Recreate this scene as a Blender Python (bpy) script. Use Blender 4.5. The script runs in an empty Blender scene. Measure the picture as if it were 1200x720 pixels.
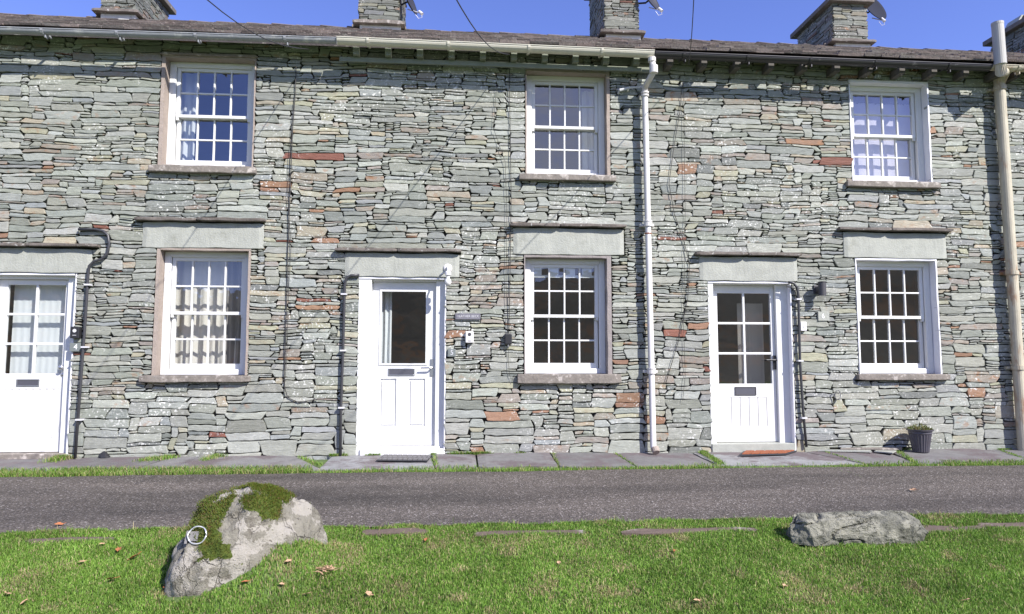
import bpy, math, random
import numpy as np
from mathutils import Vector, Matrix, noise as mnoise
R = math.radians
random.seed(7); rng = np.random.default_rng(7)
SC = bpy.context.scene
COL = SC.collection

# ------------------------------------------------------------------ camera, sky, sun, exposure
ZC, F = 1.05, 800.0
PITCH, YAW, ROLL = 0.08281639, 0.07758363, 0.00059452
RM = Matrix.Rotation(-YAW, 3, 'Z') @ Matrix.Rotation(math.pi/2 + PITCH, 3, 'X') @ Matrix.Rotation(ROLL, 3, 'Z')
cam = bpy.data.cameras.new('camera'); cam.sensor_width = 36; cam.lens = 36*F/1200
cam.clip_start = .05; cam.clip_end = 3000
camo = bpy.data.objects.new('camera', cam); COL.objects.link(camo)
camo.matrix_world = Matrix.Translation((0, 0, ZC)) @ RM.to_4x4()
SC.camera = camo

SUN_EL, SUN_AZ = R(39), R(42)          # azimuth measured from straight behind the camera towards the right
S = Vector((math.cos(SUN_EL)*math.sin(SUN_AZ), -math.cos(SUN_EL)*math.cos(SUN_AZ), math.sin(SUN_EL)))
sl = bpy.data.lights.new('sun', 'SUN'); sl.energy = 5.0; sl.angle = R(.55); sl.color = (1.0, .955, .89)
so = bpy.data.objects.new('sun', sl); COL.objects.link(so)
so.rotation_euler = S.to_track_quat('Z', 'Y').to_euler()

w = bpy.data.worlds.new('World'); SC.world = w; w.use_nodes = True
nt = w.node_tree; nt.nodes.clear()
def N(t, ty, **k):
    n = t.nodes.new(ty)
    for a, b in k.items(): setattr(n, a, b)
    return n
sky = N(nt, 'ShaderNodeTexSky', sky_type='NISHITA', sun_disc=False, sun_elevation=SUN_EL,
        sun_rotation=math.atan2(S.x, S.y), altitude=150, air_density=1.0, dust_density=.25, ozone_density=3.0)
tint = N(nt, 'ShaderNodeMix', data_type='RGBA', blend_type='MULTIPLY'); tint.inputs[0].default_value = 1
tint.inputs[7].default_value = (1.22, 1.14, 1.80, 1)
nt.links.new(sky.outputs[0], tint.inputs[6])
tc = N(nt, 'ShaderNodeTexCoord')
cn = N(nt, 'ShaderNodeTexNoise'); cn.inputs['Scale'].default_value = 2.6; cn.inputs['Detail'].default_value = 7; cn.inputs['Roughness'].default_value = .55
nt.links.new(tc.outputs['Generated'], cn.inputs['Vector'])
cr = N(nt, 'ShaderNodeValToRGB'); cr.color_ramp.elements[0].position = .50; cr.color_ramp.elements[1].position = .68
nt.links.new(cn.outputs[0], cr.inputs[0])
sx = N(nt, 'ShaderNodeSeparateXYZ'); nt.links.new(tc.outputs['Generated'], sx.inputs[0])
mr = N(nt, 'ShaderNodeMapRange'); mr.inputs['From Min'].default_value = -.05; mr.inputs['From Max'].default_value = -.35
nt.links.new(sx.outputs['Y'], mr.inputs['Value'])
mm = N(nt, 'ShaderNodeMath', operation='MULTIPLY'); nt.links.new(cr.outputs[0], mm.inputs[0]); nt.links.new(mr.outputs[0], mm.inputs[1])
cm = N(nt, 'ShaderNodeMix', data_type='RGBA'); cm.inputs[7].default_value = (7.5, 7.6, 8.0, 1)
nt.links.new(mm.outputs[0], cm.inputs[0]); nt.links.new(tint.outputs[2], cm.inputs[6])
bg = N(nt, 'ShaderNodeBackground'); bg.inputs[1].default_value = .088
nt.links.new(cm.outputs[2], bg.inputs[0])
wo = N(nt, 'ShaderNodeOutputWorld'); nt.links.new(bg.outputs[0], wo.inputs[0])
SC.view_settings.view_transform = 'Standard'; SC.view_settings.look = 'None'
SC.view_settings.gamma = 1; SC.view_settings.exposure = .64
SC.view_settings.use_curve_mapping = False
SC.render.engine = 'CYCLES'

# ------------------------------------------------------------------ measuring helpers (photo survey -> metres)
def ray(px, py):
    return RM @ Vector(((px-600)/F, -(py-360)/F, -1))
def W(px, py, Y=8.0):
    d = ray(px, py); t = Y/d.y
    return Vector((d.x*t, Y, ZC+d.z*t))
PY_, PZ_ = [-400, -2, 0, 1.5, 3.4, 4.95, 7.0, 7.3, 400], [-.55, -.55, -.52, -.48, -.34, -.09, -.045, -.03, -.03]
MND = []
def g0(x, y):
    z = np.interp(y, PY_, PZ_)
    z = z + 0*x
    for (mx, my, a, sx_, sy_) in MND:
        z = z + a*np.exp(-((x-mx)/sx_)**2-((y-my)/sy_)**2)
    return z
def G(px, py):
    d = ray(px, py); t = 1.0
    for i in range(1, 900):
        t = 1.5+i*.01
        if ZC+d.z*t <= float(g0(d.x*t, d.y*t)): break
    return Vector((d.x*t, d.y*t, float(g0(d.x*t, d.y*t))))
_p = G(335, 668); _p2 = G(312, 672); MND.append((_p2.x+.05, _p2.y+.05, .25, .28, .25))

# ------------------------------------------------------------------ object helpers
ORG = {}
def tag(o, label=None, cat=None, group=None, kind=None):
    if label: o['label'] = label
    if cat: o['category'] = cat
    if group: o['group'] = group
    if kind: o['kind'] = kind
    return o
def empty(name, loc, label, cat, group=None):
    o = bpy.data.objects.new(name, None); COL.objects.link(o); o.location = loc
    o.empty_display_size = .2
    ORG[o.name] = Vector(loc)
    return tag(o, label, cat, group)
class MB:
    def __init__(s): s.v = []; s.f = []; s.m = []; s.c = []
    def vert(s, p, c=None):
        s.v.append(tuple(p)); s.c.append(c or (1, 1, 1, 1)); return len(s.v)-1
    def face(s, idx, m=0): s.f.append(tuple(idx)); s.m.append(m)
    def hexa(s, P, m=0, c=None):
        b = len(s.v)
        for p in P: s.vert(p, c)
        for q in ((0,3,2,1),(4,5,6,7),(0,1,5,4),(1,2,6,5),(2,3,7,6),(3,0,4,7)): s.face([b+i for i in q], m)
    def box(s, x0, x1, y0, y1, z0, z1, m=0, c=None):
        if x0 > x1: x0, x1 = x1, x0
        if y0 > y1: y0, y1 = y1, y0
        if z0 > z1: z0, z1 = z1, z0
        s.hexa([(x0,y0,z0),(x1,y0,z0),(x1,y1,z0),(x0,y1,z0),(x0,y0,z1),(x1,y0,z1),(x1,y1,z1),(x0,y1,z1)], m, c)
        return s
    def tube(s, pts, r, n=10, m=0, caps=True, c=None):
        pts = [Vector(p) for p in pts]; rr = r if isinstance(r, (list, tuple)) else [r]*len(pts)
        rings = []; up = None
        for i, p in enumerate(pts):
            t = (pts[min(i+1, len(pts)-1)]-pts[max(i-1, 0)]).normalized()
            if up is None:
                up = Vector((0,0,1)) if abs(t.z) < .9 else Vector((1,0,0))
            a = (up-t*up.dot(t)).normalized(); bq = t.cross(a); up = a
            rings.append([s.vert(p+a*rr[i]*math.cos(2*math.pi*k/n)+bq*rr[i]*math.sin(2*math.pi*k/n), c) for k in range(n)])
        for A, B in zip(rings, rings[1:]):
            for k in range(n): s.face((A[k], A[(k+1)%n], B[(k+1)%n], B[k]), m)
        if caps: s.face(rings[0][::-1], m); s.face(rings[-1], m)
        return s
    def lathe(s, prof, c0, axis=(0,0,1), n=24, m=0, flute=0, nf=12):
        ax = Vector(axis).normalized(); a = ax.orthogonal().normalized(); b = ax.cross(a); c0 = Vector(c0)
        rings = []
        for (r, h) in prof:
            ring = []
            for k in range(n):
                th = 2*math.pi*k/n; q = r*(1+flute*math.cos(nf*th)) if flute else r
                ring.append(s.vert(c0+ax*h+a*q*math.cos(th)+b*q*math.sin(th)))
            rings.append(ring)
        for A, B in zip(rings, rings[1:]):
            for k in range(n): s.face((A[k], A[(k+1)%n], B[(k+1)%n], B[k]), m)
        s.face(rings[0][::-1], m); s.face(rings[-1], m)
        return s
    def build(s, name, mats, parent=None, origin=None, smooth=False, bevel=0, label=None, cat=None, group=None, kind=None):
        me = bpy.data.meshes.new(name)
        o = bpy.data.objects.new(name, me); COL.objects.link(o)
        if parent is not None: org = ORG[parent.name]; o.parent = parent; ORG[o.name] = org
        elif origin is not None: org = Vector(origin); o.location = org; ORG[o.name] = org
        else:
            if s.v and cat:
                A = np.array(s.v); org = Vector(((A[:,0].min()+A[:,0].max())/2, (A[:,1].min()+A[:,1].max())/2, A[:,2].min()))
            else: org = Vector((0,0,0))
            o.location = org; ORG[o.name] = org
        me.from_pydata([(a-org.x, b-org.y, c-org.z) for a, b, c in s.v], [], s.f)
        if not isinstance(mats, (list, tuple)): mats = [mats]
        for m in mats: me.materials.append(m)
        me.polygons.foreach_set('material_index', s.m)
        if any(c != (1,1,1,1) for c in s.c[:2000:7]) or any(c != (1,1,1,1) for c in s.c[-5:]):
            at = me.color_attributes.new('Col', 'FLOAT_COLOR', 'POINT'); at.data.foreach_set('color', np.array(s.c, dtype=np.float32).ravel())
        if smooth: me.polygons.foreach_set('use_smooth', [True]*len(me.polygons))
        me.update()
        if bevel:
            b = o.modifiers.new('bevel', 'BEVEL'); b.width = bevel; b.segments = 2; b.limit_method = 'ANGLE'; b.angle_limit = R(40)
        return tag(o, label, cat, group, kind)

# ------------------------------------------------------------------ materials
def mat(name, col=(.5,.5,.5), rough=.6, metal=0, spec=.5, var=0, vscale=8, bump=0, bscale=60, dirt=None, attr=False, bdist=.01, stretch=None):
    m = bpy.data.materials.new(name); m.use_nodes = True; t = m.node_tree
    p = t.nodes['Principled BSDF']; p.inputs['Roughness'].default_value = rough; p.inputs['Metallic'].default_value = metal
    p.inputs['Specular IOR Level'].default_value = spec
    p.inputs['Base Color'].default_value = (*col, 1)
    tc = N(t, 'ShaderNodeTexCoord'); vec = tc.outputs['Object']
    if stretch:
        mp = N(t, 'ShaderNodeMapping'); mp.inputs['Scale'].default_value = stretch; t.links.new(vec, mp.inputs['Vector']); vec = mp.outputs[0]
    cur = None
    if attr:
        a = N(t, 'ShaderNodeVertexColor', layer_name='Col'); cur = a.outputs[0]
    if var:
        n = N(t, 'ShaderNodeTexNoise'); n.inputs['Scale'].default_value = vscale; n.inputs['Detail'].default_value = 6; n.inputs['Roughness'].default_value = .65
        t.links.new(vec, n.inputs['Vector'])
        r = N(t, 'ShaderNodeMapRange'); r.inputs['From Min'].default_value = .25; r.inputs['From Max'].default_value = .75
        r.inputs['To Min'].default_value = 1-var; r.inputs['To Max'].default_value = 1+var
        t.links.new(n.outputs[0], r.inputs['Value'])
        x = N(t, 'ShaderNodeVectorMath', operation='SCALE')
        if cur is None: x.inputs[0].default_value = col
        else: t.links.new(cur, x.inputs[0])
        t.links.new(r.outputs[0], x.inputs['Scale']); cur = x.outputs[0]
    if dirt:
        dc, ds, th, wd = dirt
        n = N(t, 'ShaderNodeTexNoise'); n.inputs['Scale'].default_value = ds; n.inputs['Detail'].default_value = 8; n.inputs['Roughness'].default_value = .7
        t.links.new(vec, n.inputs['Vector'])
        r = N(t, 'ShaderNodeMapRange'); r.inputs['From Min'].default_value = th; r.inputs['From Max'].default_value = th+wd
        t.links.new(n.outputs[0], r.inputs['Value'])
        x = N(t, 'ShaderNodeMix', data_type='RGBA'); x.inputs[7].default_value = (*dc, 1)
        if cur is None: x.inputs[6].default_value = (*col, 1)
        else: t.links.new(cur, x.inputs[6])
        t.links.new(r.outputs[0], x.inputs[0]); cur = x.outputs[2]
    if cur is not None: t.links.new(cur, p.inputs['Base Color'])
    if bump:
        n = N(t, 'ShaderNodeTexNoise'); n.inputs['Scale'].default_value = bscale; n.inputs['Detail'].default_value = 5; n.inputs['Roughness'].default_value = .6
        t.links.new(vec, n.inputs['Vector'])
        b = N(t, 'ShaderNodeBump'); b.inputs['Strength'].default_value = bump; b.inputs['Distance'].default_value = bdist
        t.links.new(n.outputs[0], b.inputs['Height']); t.links.new(b.outputs[0], p.inputs['Normal'])
    return m

def stone_mat():
    m = bpy.data.materials.new('slate_rubble'); m.use_nodes = True; t = m.node_tree; L = t.links.new
    p = t.nodes['Principled BSDF']; p.inputs['Roughness'].default_value = .72; p.inputs['Specular IOR Level'].default_value = .35
    geo = N(t, 'ShaderNodeNewGeometry')
    a = N(t, 'ShaderNodeVertexColor', layer_name='Col')
    def noise(scale, det=5, ro=.6, st=None, off=None):
        n = N(t, 'ShaderNodeTexNoise'); n.inputs['Scale'].default_value = scale; n.inputs['Detail'].default_value = det; n.inputs['Roughness'].default_value = ro
        mp = N(t, 'ShaderNodeMapping'); mp.inputs['Scale'].default_value = st or (1,1,1); mp.inputs['Location'].default_value = off or (0,0,0)
        L(geo.outputs['Position'], mp.inputs[0]); L(mp.outputs[0], n.inputs['Vector']); return n.outputs[0]
    def rng_(v, a0, a1, b0=0, b1=1):
        r = N(t, 'ShaderNodeMapRange'); L(v, r.inputs['Value'])
        for k, q in zip(('From Min','From Max','To Min','To Max'), (a0,a1,b0,b1)): r.inputs[k].default_value = q
        return r.outputs[0]
    def mul(x, y):
        q = N(t, 'ShaderNodeMath', operation='MULTIPLY')
        for i, s_ in enumerate((x, y)):
            if isinstance(s_, (int, float)): q.inputs[i].default_value = s_
            else: L(s_, q.inputs[i])
        return q.outputs[0]
    # tone
    sc = N(t, 'ShaderNodeVectorMath', operation='SCALE'); L(a.outputs[0], sc.inputs[0])
    L(mul(rng_(noise(14, 6, .7, (1,1,2.2)), .25, .75, .80, 1.20), rng_(noise(1.1, 3), .3, .7, .92, 1.08)), sc.inputs['Scale'])
    cur = sc.outputs[0]
    def mixc(cur, fac, col):
        x = N(t, 'ShaderNodeMix', data_type='RGBA'); L(fac, x.inputs[0]); L(cur, x.inputs[6]); x.inputs[7].default_value = (*col, 1); return x.outputs[2]
    # thin rust veins in the stones that carry iron (alpha of the attribute)
    cur = mixc(cur, mul(rng_(noise(9, 5, .6, (1,1,1.6), (3,1,7)), .54, .66), a.outputs['Alpha']), (.30, .16, .085))
    # dark weather film
    cur = mixc(cur, rng_(noise(5, 8, .75, (1,1,1.5), (9,2,4)), .60, .80, 0, .45), (.13, .14, .13))
    # pale lichen crust, spotty
    n1 = noise(42, 2, .5, None, (1,5,2)); n2 = noise(1.3, 4, .6, None, (6,3,1)); n3 = noise(11, 4, .6, None, (2,8,8))
    cur = mixc(cur, mul(mul(rng_(n1, .57, .62), rng_(n2, .46, .60)), rng_(n3, .42, .55)), (.66, .66, .62))
    L(cur, p.inputs['Base Color'])
    h = N(t, 'ShaderNodeMath', operation='ADD'); L(mul(noise(16, 6, .66, (.7,1,4.5)), 1.0), h.inputs[0]); L(mul(noise(70, 3, .6), .25), h.inputs[1])
    b = N(t, 'ShaderNodeBump'); b.inputs['Strength'].default_value = .60; b.inputs['Distance'].default_value = .014
    L(h.outputs[0], b.inputs['Height']); L(b.outputs[0], p.inputs['Normal'])
    return m

def glass_mat(name='window_glass', refl=.15):
    m = bpy.data.materials.new(name); m.use_nodes = True; t = m.node_tree; t.nodes.clear()
    o = N(t, 'ShaderNodeOutputMaterial'); tr = N(t, 'ShaderNodeBsdfTransparent'); tr.inputs[0].default_value = (.86, .88, .88, 1)
    gl = N(t, 'ShaderNodeBsdfGlossy'); gl.inputs['Roughness'].default_value = .012
    lw = N(t, 'ShaderNodeLayerWeight'); lw.inputs[0].default_value = .5
    fr = N(t, 'ShaderNodeMath', operation='POWER'); fr.inputs[1].default_value = 5; t.links.new(lw.outputs['Facing'], fr.inputs[0])
    ad = N(t, 'ShaderNodeMath', operation='ADD'); ad.inputs[1].default_value = refl; ad.use_clamp = True
    mx = N(t, 'ShaderNodeMixShader')
    n = N(t, 'ShaderNodeTexNoise'); n.inputs['Scale'].default_value = 3.5; tcx = N(t, 'ShaderNodeTexCoord'); t.links.new(tcx.outputs['Object'], n.inputs['Vector'])
    b = N(t, 'ShaderNodeBump'); b.inputs['Strength'].default_value = .12; b.inputs['Distance'].default_value = .02
    t.links.new(n.outputs[0], b.inputs['Height']); t.links.new(b.outputs[0], gl.inputs['Normal'])
    t.links.new(fr.outputs[0], ad.inputs[0]); t.links.new(ad.outputs[0], mx.inputs[0]); t.links.new(tr.outputs[0], mx.inputs[1]); t.links.new(gl.outputs[0], mx.inputs[2]); t.links.new(mx.outputs[0], o.inputs[0])
    return m

def grass_mat():
    m = bpy.data.materials.new('grass_blades'); m.use_nodes = True; t = m.node_tree
    p = t.nodes['Principled BSDF']; p.inputs['Roughness'].default_value = .55; p.inputs['Specular IOR Level'].default_value = .25
    a = N(t, 'ShaderNodeVertexColor', layer_name='Col'); t.links.new(a.outputs[0], p.inputs['Base Color'])
    tl = N(t, 'ShaderNodeBsdfTranslucent'); t.links.new(a.outputs[0], tl.inputs[0])
    mx = N(t, 'ShaderNodeMixShader'); mx.inputs[0].default_value = .35
    t.links.new(p.outputs[0], mx.inputs[1]); t.links.new(tl.outputs[0], mx.inputs[2]); t.links.new(mx.outputs[0], t.nodes['Material Output'].inputs[0])
    return m

M = dict(
    stone=stone_mat(), core=mat('joint_shadow_earth', (.030,.028,.025), .95),
    white=mat('white_gloss_paint', (.70,.70,.69), .38, var=.03, vscale=5, bump=.05, bscale=30, dirt=((.62,.61,.57), 5, .62, .2)),
    upvc=mat('white_door_paint', (.70,.70,.69), .32, var=.03, vscale=4, dirt=((.62,.60,.56), 2.5, .62, .15)),
    reveal_w=mat('whitewashed_reveal', (.74,.74,.78), .7, var=.04, vscale=9, bump=.4, bscale=35),
    reveal_b=mat('pink_brown_render', (.33,.275,.235), .85, var=.16, vscale=12, bump=.6, bscale=50, dirt=((.25,.21,.19), 6, .55, .2)),
    reveal_g=mat('grey_brown_reveal', (.27,.24,.23), .85, var=.16, vscale=12, bump=.6, bscale=50),
    sill=mat('weathered_slate_sill', (.215,.19,.165), .85, var=.28, vscale=18, bump=.7, bscale=40, dirt=((.46,.42,.38), 9, .55, .1)),
    lintel=mat('sawn_slate_lintel', (.35,.36,.32), .75, var=.14, vscale=9, bump=.5, bscale=48, dirt=((.26,.265,.225), 5, .55, .2)),
    hood=mat('dark_slate_hood', (.145,.125,.11), .85, var=.3, vscale=14, bump=.6, bscale=40, dirt=((.55,.54,.51), 16, .60, .07)),
    glass=glass_mat(), glass_up=glass_mat('upper_window_glass', .22),
    inner=mat('room_plaster', (.22,.21,.215), .9, var=.1, vscale=2),
    innerdark=mat('room_timber_floor', (.10,.075,.055), .7, var=.15, vscale=3),
    roof=mat('roof_slate', (.155,.128,.125), .85, attr=True, var=.30, vscale=16, bump=.8, bscale=45, dirt=((.30,.29,.24), 7, .58, .12)),
    flash=mat('pale_mortar_flashing', (.62,.61,.57), .85, var=.10, vscale=10, bump=.4, bscale=40, dirt=((.40,.37,.32), 6, .58, .15)),
    gut_grey=mat('grey_cast_gutter', (.30,.31,.33), .5, var=.12, vscale=9, bump=.15, bscale=50, dirt=((.50,.50,.48), 4, .55, .1)),
    gut_cream=mat('cream_gutter_paint', (.62,.59,.49), .45, var=.06, vscale=6, dirt=((.42,.36,.27), 9, .64, .1)),
    gut_black=mat('black_gutter_plastic', (.03,.028,.03), .35, var=.12, vscale=6, dirt=((.20,.19,.19), 8, .62, .1)),
    pipe_w=mat('off_white_pipe_paint', (.62,.60,.58), .42, var=.05, vscale=6, dirt=((.50,.38,.27), 5, .66, .08), stretch=(1,1,.5)),
    pipe_r=mat('rust_stained_cream_pipe', (.46,.42,.32), .6, var=.2, vscale=9, bump=.2, bscale=60, dirt=((.30,.15,.07), 3.0, .53, .14), stretch=(1.8,1.8,.55)),
    pipe_s=mat('galvanised_vent_pipe', (.42,.41,.38), .6, .0, var=.06, vscale=8),
    pipe_k=mat('black_conduit_plastic', (.045,.045,.05), .4),
    clip=mat('pale_pipe_clip', (.60,.60,.62), .5),
    fascia=mat('sage_green_eaves_paint', (.20,.22,.165), .7, var=.12, vscale=9, bump=.2, bscale=40),
    darkwood=mat('dark_eaves_timber', (.06,.052,.048), .85, var=.2, vscale=9),
    rafterpale=mat('weathered_rafter_timber', (.11,.10,.09), .85, var=.2, vscale=9),
    chrome=mat('satin_door_metal', (.55,.55,.57), .3, .9), black=mat('black_iron', (.03,.03,.033), .45, .2),
    darkslot=mat('letterbox_slot', (.10,.10,.12), .5, .3),
    cable=mat('black_cable', (.035,.033,.033), .6), cableg=mat('grey_cable', (.16,.16,.16), .6),
    curtain=mat('pale_curtain_cloth', (.70,.67,.62), .9, var=.03), curtaing=mat('grey_curtain_cloth', (.24,.225,.22), .9, var=.05),
    curtainl=mat('lilac_white_curtain_cloth', (.66,.63,.72), .9, var=.03), net=mat('white_net_cloth', (.72,.75,.76), .9, var=.04, vscale=3),
    blind=mat('beige_slat_blind', (.55,.50,.44), .8),
    plate=mat('slate_house_plate', (.17,.19,.185), .6, var=.05), platel=mat('lavender_grey_plate', (.16,.155,.18), .5),
    letter=mat('white_lettering', (.85,.85,.85), .5), lettera=mat('worn_pale_lettering', (.58,.58,.60), .6),
    lamp_w=mat('white_lamp_enamel', (.72,.70,.70), .35), lampglass=mat('frosted_lamp_glass', (.75,.74,.72), .25),
    lamp_d=mat('graphite_lamp_metal', (.06,.058,.065), .5, .1),
    dish=mat('dark_dish_metal', (.035,.035,.042), .5, .2), dish_g=mat('grey_dish_metal', (.025,.028,.042), .8, .0, .1),
    pot=mat('dark_glazed_pot', (.075,.07,.085), .38, var=.1), soil=mat('potting_soil', (.05,.035,.025), .95),
    matr=mat('rust_red_mat_coir', (.30,.095,.04), .95, var=.3, vscale=50, bump=.8, bscale=150), matk=mat('black_mat_rubber', (.03,.03,.035), .7),
    grate=mat('worn_grey_mat_rubber', (.15,.145,.145), .8, var=.2, vscale=30),
    grass=grass_mat(),
    leafb=mat('dry_brown_leaf', (.36,.13,.05), .8, var=.25, vscale=40), leaft=mat('tan_dry_leaf', (.48,.30,.18), .8, var=.25, vscale=40),
    zinc=mat('bright_ring_steel', (.72,.72,.70), .28, .6),
)

# ------------------------------------------------------------------ stonework generator
PAL = [((.322,.336,.308), 32, 0), ((.358,.370,.344), 26, 0), ((.280,.295,.270), 14, 0), ((.395,.41,.385), 13, .1), ((.305,.322,.322), 7, 0),
       ((.385,.38,.30), 4.5, .2), ((.40,.36,.29), 3.0, .5), ((.30,.272,.245), 3.6, .5), ((.355,.325,.295), 2.6, .4), ((.32,.19,.13), 1.1, .5), ((.23,.10,.075), .5, 0), ((.225,.24,.23), 7, 0)]
PW = np.array([p[1] for p in PAL]); PW = PW/PW.sum()
def pack(w_, h_, holes, cu=.02, cv=.01, big=None, scale=1.0, rs=None):
    """lay an irregular rubble wall: cells cu x cv, stones laid from the bottom up, lowest gap first"""
    rs = rs or random
    nu, nv = int(round(w_/cu)), int(round(h_/cv)); occ = np.zeros((nv, nu), bool)
    for (a, b, c, d) in holes:
        occ[max(0, int(round(c/cv))):max(0, int(round(d/cv))), max(0, int(round(a/cu))):max(0, int(round(b/cu)))] = True
    out = []; lastrun = {}
    for r in range(nv):
        c = 0; row = occ[r]
        while c < nu:
            if row[c]: c += 1; continue
            e = c
            while e < nu and not row[e]: e += 1
            run = e-c; z = r*cv
            bg_ = (big(c*cu, z) if big else 1.0)*scale
            q = rs.random()
            if q < .28: h = rs.uniform(.018, .032)
            elif q < .66: h = rs.uniform(.034, .056)
            elif q < .93: h = rs.uniform(.056, .088)
            else: h = rs.uniform(.088, .125)
            h *= bg_
            wd = max(.07, min(.72, h*rs.uniform(2.8, 9.5)))*(.9 if bg_ > 1.3 else 1)
            if h > .1: wd = min(wd, .42)
            n = max(3, int(round(wd/cu))); hh = max(2, int(round(h/cv)))
            if run-n < 4: n = run if run <= 30 else run//2
            if n <= 3: hh = min(hh, rs.choice((2, 3, 4)))
            # level up with the left neighbour's top
            if c > 0 and rs.random() < .6:
                k = r
                while k < nv and occ[k, c-1] and k-r < hh+4: k += 1
                if abs((k-r)-hh) <= 2 and k > r+1: hh = k-r
            hh = min(hh, nv-r)
            for k in range(1, hh):
                if occ[r+k, c:c+n].any(): hh = k; break
            # no slivers left under an obstacle
            if r+hh < nv and occ[r+hh, c:c+n].any() is False: pass
            if r+hh < nv and hh+1 <= nv-r and r+hh+1 < nv and occ[min(nv-1, r+hh+1), c:c+n].all(): hh += 1 if not occ[r+hh, c:c+n].any() else 0
            if nv-(r+hh) < 2: hh = nv-r
            occ[r:r+hh, c:c+n] = True
            out.append((c*cu, (c+n)*cu, r*cv, (r+hh)*cv))
            c += n
    return out

def warp(u, v, k):
    a = mnoise.noise(Vector((u*1.1, v*2.1, 3.1)))*.028 + mnoise.noise(Vector((u*5, v*8, 9.7)))*.013 + mnoise.noise(Vector((u*17, v*23, 5.7)))*.0035
    b = mnoise.noise(Vector((u*3.0, v*6.5, 17.1)))*.034 + mnoise.noise(Vector((u*11, v*14, 27.1)))*.009
    return u+b*k, v+a*k
def lay(mb, stones, mapf, holes=(), rs=None, gap=(.0026,.0074), proud=.013, mi=0, dull=0, fall=.10, tone=1.0):
    rs = rs or random
    for (u0, u1, v0, v1) in stones:
        w_, h_ = u1-u0, v1-v0
        q = rs.random()
        i = int(rs.choices(range(len(PAL)), weights=PW)[0]); col, _, ru = PAL[i]
        zone = mnoise.noise(Vector((u0*.5, v0*.9, 44)))+.5*mnoise.noise(Vector((u0*1.7, v0*3, 14)))
        if zone > .22 and rs.random() < .24: col, _, ru = PAL[rs.choice((5,6,7,8,8,7,5,8,9,0,1))]
        k = rs.uniform(.82, 1.10)*tone*.90
        c = (col[0]*k*rs.uniform(.97,1.03), col[1]*k, col[2]*k*rs.uniform(.90,.99), min(1, max(0, ru if rs.random() < .8 else ru+.5)) if ru else (.5 if rs.random() < .07 else 0))
        g_ = rs.uniform(*gap); gx = rs.uniform(*gap)*1.0
        if h_ < .03: g_ = min(g_, .004)
        nu = max(3, int(w_/.05)+2); nv = 3 if h_ < .05 else (4 if h_ < .09 else 6)
        d0 = rs.uniform(.0, proud); tu = rs.uniform(-.03,.03); tv = rs.uniform(-.06,.05)
        if h_ < .03: d0 += .003
        cut = [min(h_*.42, rs.choice((.004,.006,.010,.018,.03)))*rs.random() for _ in range(4)]
        cutx = [min(w_*.3, c_*rs.uniform(1, 3.0)) for c_ in cut]
        skl, skr = [rs.uniform(-.75,.75)*min(h_, .075) for _ in range(2)]
        uc, vc = (u0+u1)/2, (v0+v1)/2
        seed = rs.random()*50
        ids = []
        for b in range(nv):
            rowi = []
            for a in range(nu):
                fu, fv = a/(nu-1), b/(nv-1)
                edge = (a in (0, nu-1)) or (b in (0, nv-1))
                # even spacing inside, tight bevel row at the rim
                fvv = 0 if b == 0 else 1 if b == nv-1 else (.5 if nv == 3 else .09+.82*(b-1)/(nv-3))
                fuu = 0 if a == 0 else 1 if a == nu-1 else (min(.35, .008/w_)+(1-2*min(.35, .008/w_))*(a-1)/max(1, nu-3) if nu > 3 else .5)
                u = u0+gx+(w_-2*gx)*fuu; v = v0+g_+(h_-2*g_)*fvv
                u += skl*(fvv-.5)*(1-fuu)+skr*(fvv-.5)*fuu
                if a == 0 and b == 0: v += cut[0]; u += cutx[0]*.3
                if a == 1 and b == 0 : v += cut[0]*.25
                if a == nu-1 and b == 0: v += cut[1]; u -= cutx[1]*.3
                if a == nu-1 and b == nv-1: v -= cut[2]; u -= cutx[2]*.3
                if a == 0 and b == nv-1: v -= cut[3]; u += cutx[3]*.3
                if edge:
                    nn = mnoise.noise(Vector((u*13+seed, v*13, seed)))
                    v += nn*.009*(1 if b in (0, nv-1) else 0)*(1 if h_ > .035 else .5); u += nn*.006*(1 if a in (0, nu-1) else 0)
                kf = 1.0
                for (ha, hb, hc, hd) in holes:
                    dx = max(ha-u, u-hb, 0); dz = max(hc-v, v-hd, 0); dd = math.hypot(dx, dz)
                    if dd < fall: kf = min(kf, dd/fall)
                U, V = warp(u, v, kf)
                d = d0+tu*(u-uc)+tv*(v-vc)+mnoise.noise(Vector((u*9+seed, v*20, seed)))*.004+mnoise.noise(Vector((u*30+seed, v*55, seed)))*.0018
                if edge: d -= rs.uniform(.0005,.003)
                rowi.append((mb.vert(mapf(U, V, d), c), U, V))
            ids.append(rowi)
        for b in range(nv-1):
            for a in range(nu-1):
                mb.face((ids[b][a][0], ids[b][a+1][0], ids[b+1][a+1][0], ids[b+1][a][0]), mi)
        loop = [ids[0][a] for a in range(nu)]+[ids[b][nu-1] for b in range(1, nv)]+[ids[nv-1][a] for a in range(nu-2, -1, -1)]+[ids[b][0] for b in range(nv-2, 0, -1)]
        back = [mb.vert(mapf(U, V, -.055), c) for (_, U, V) in loop]; n = len(loop)
        for j in range(n): mb.face((loop[j][0], back[j], back[(j+1)%n], loop[(j+1)%n][0]), mi)

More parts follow.
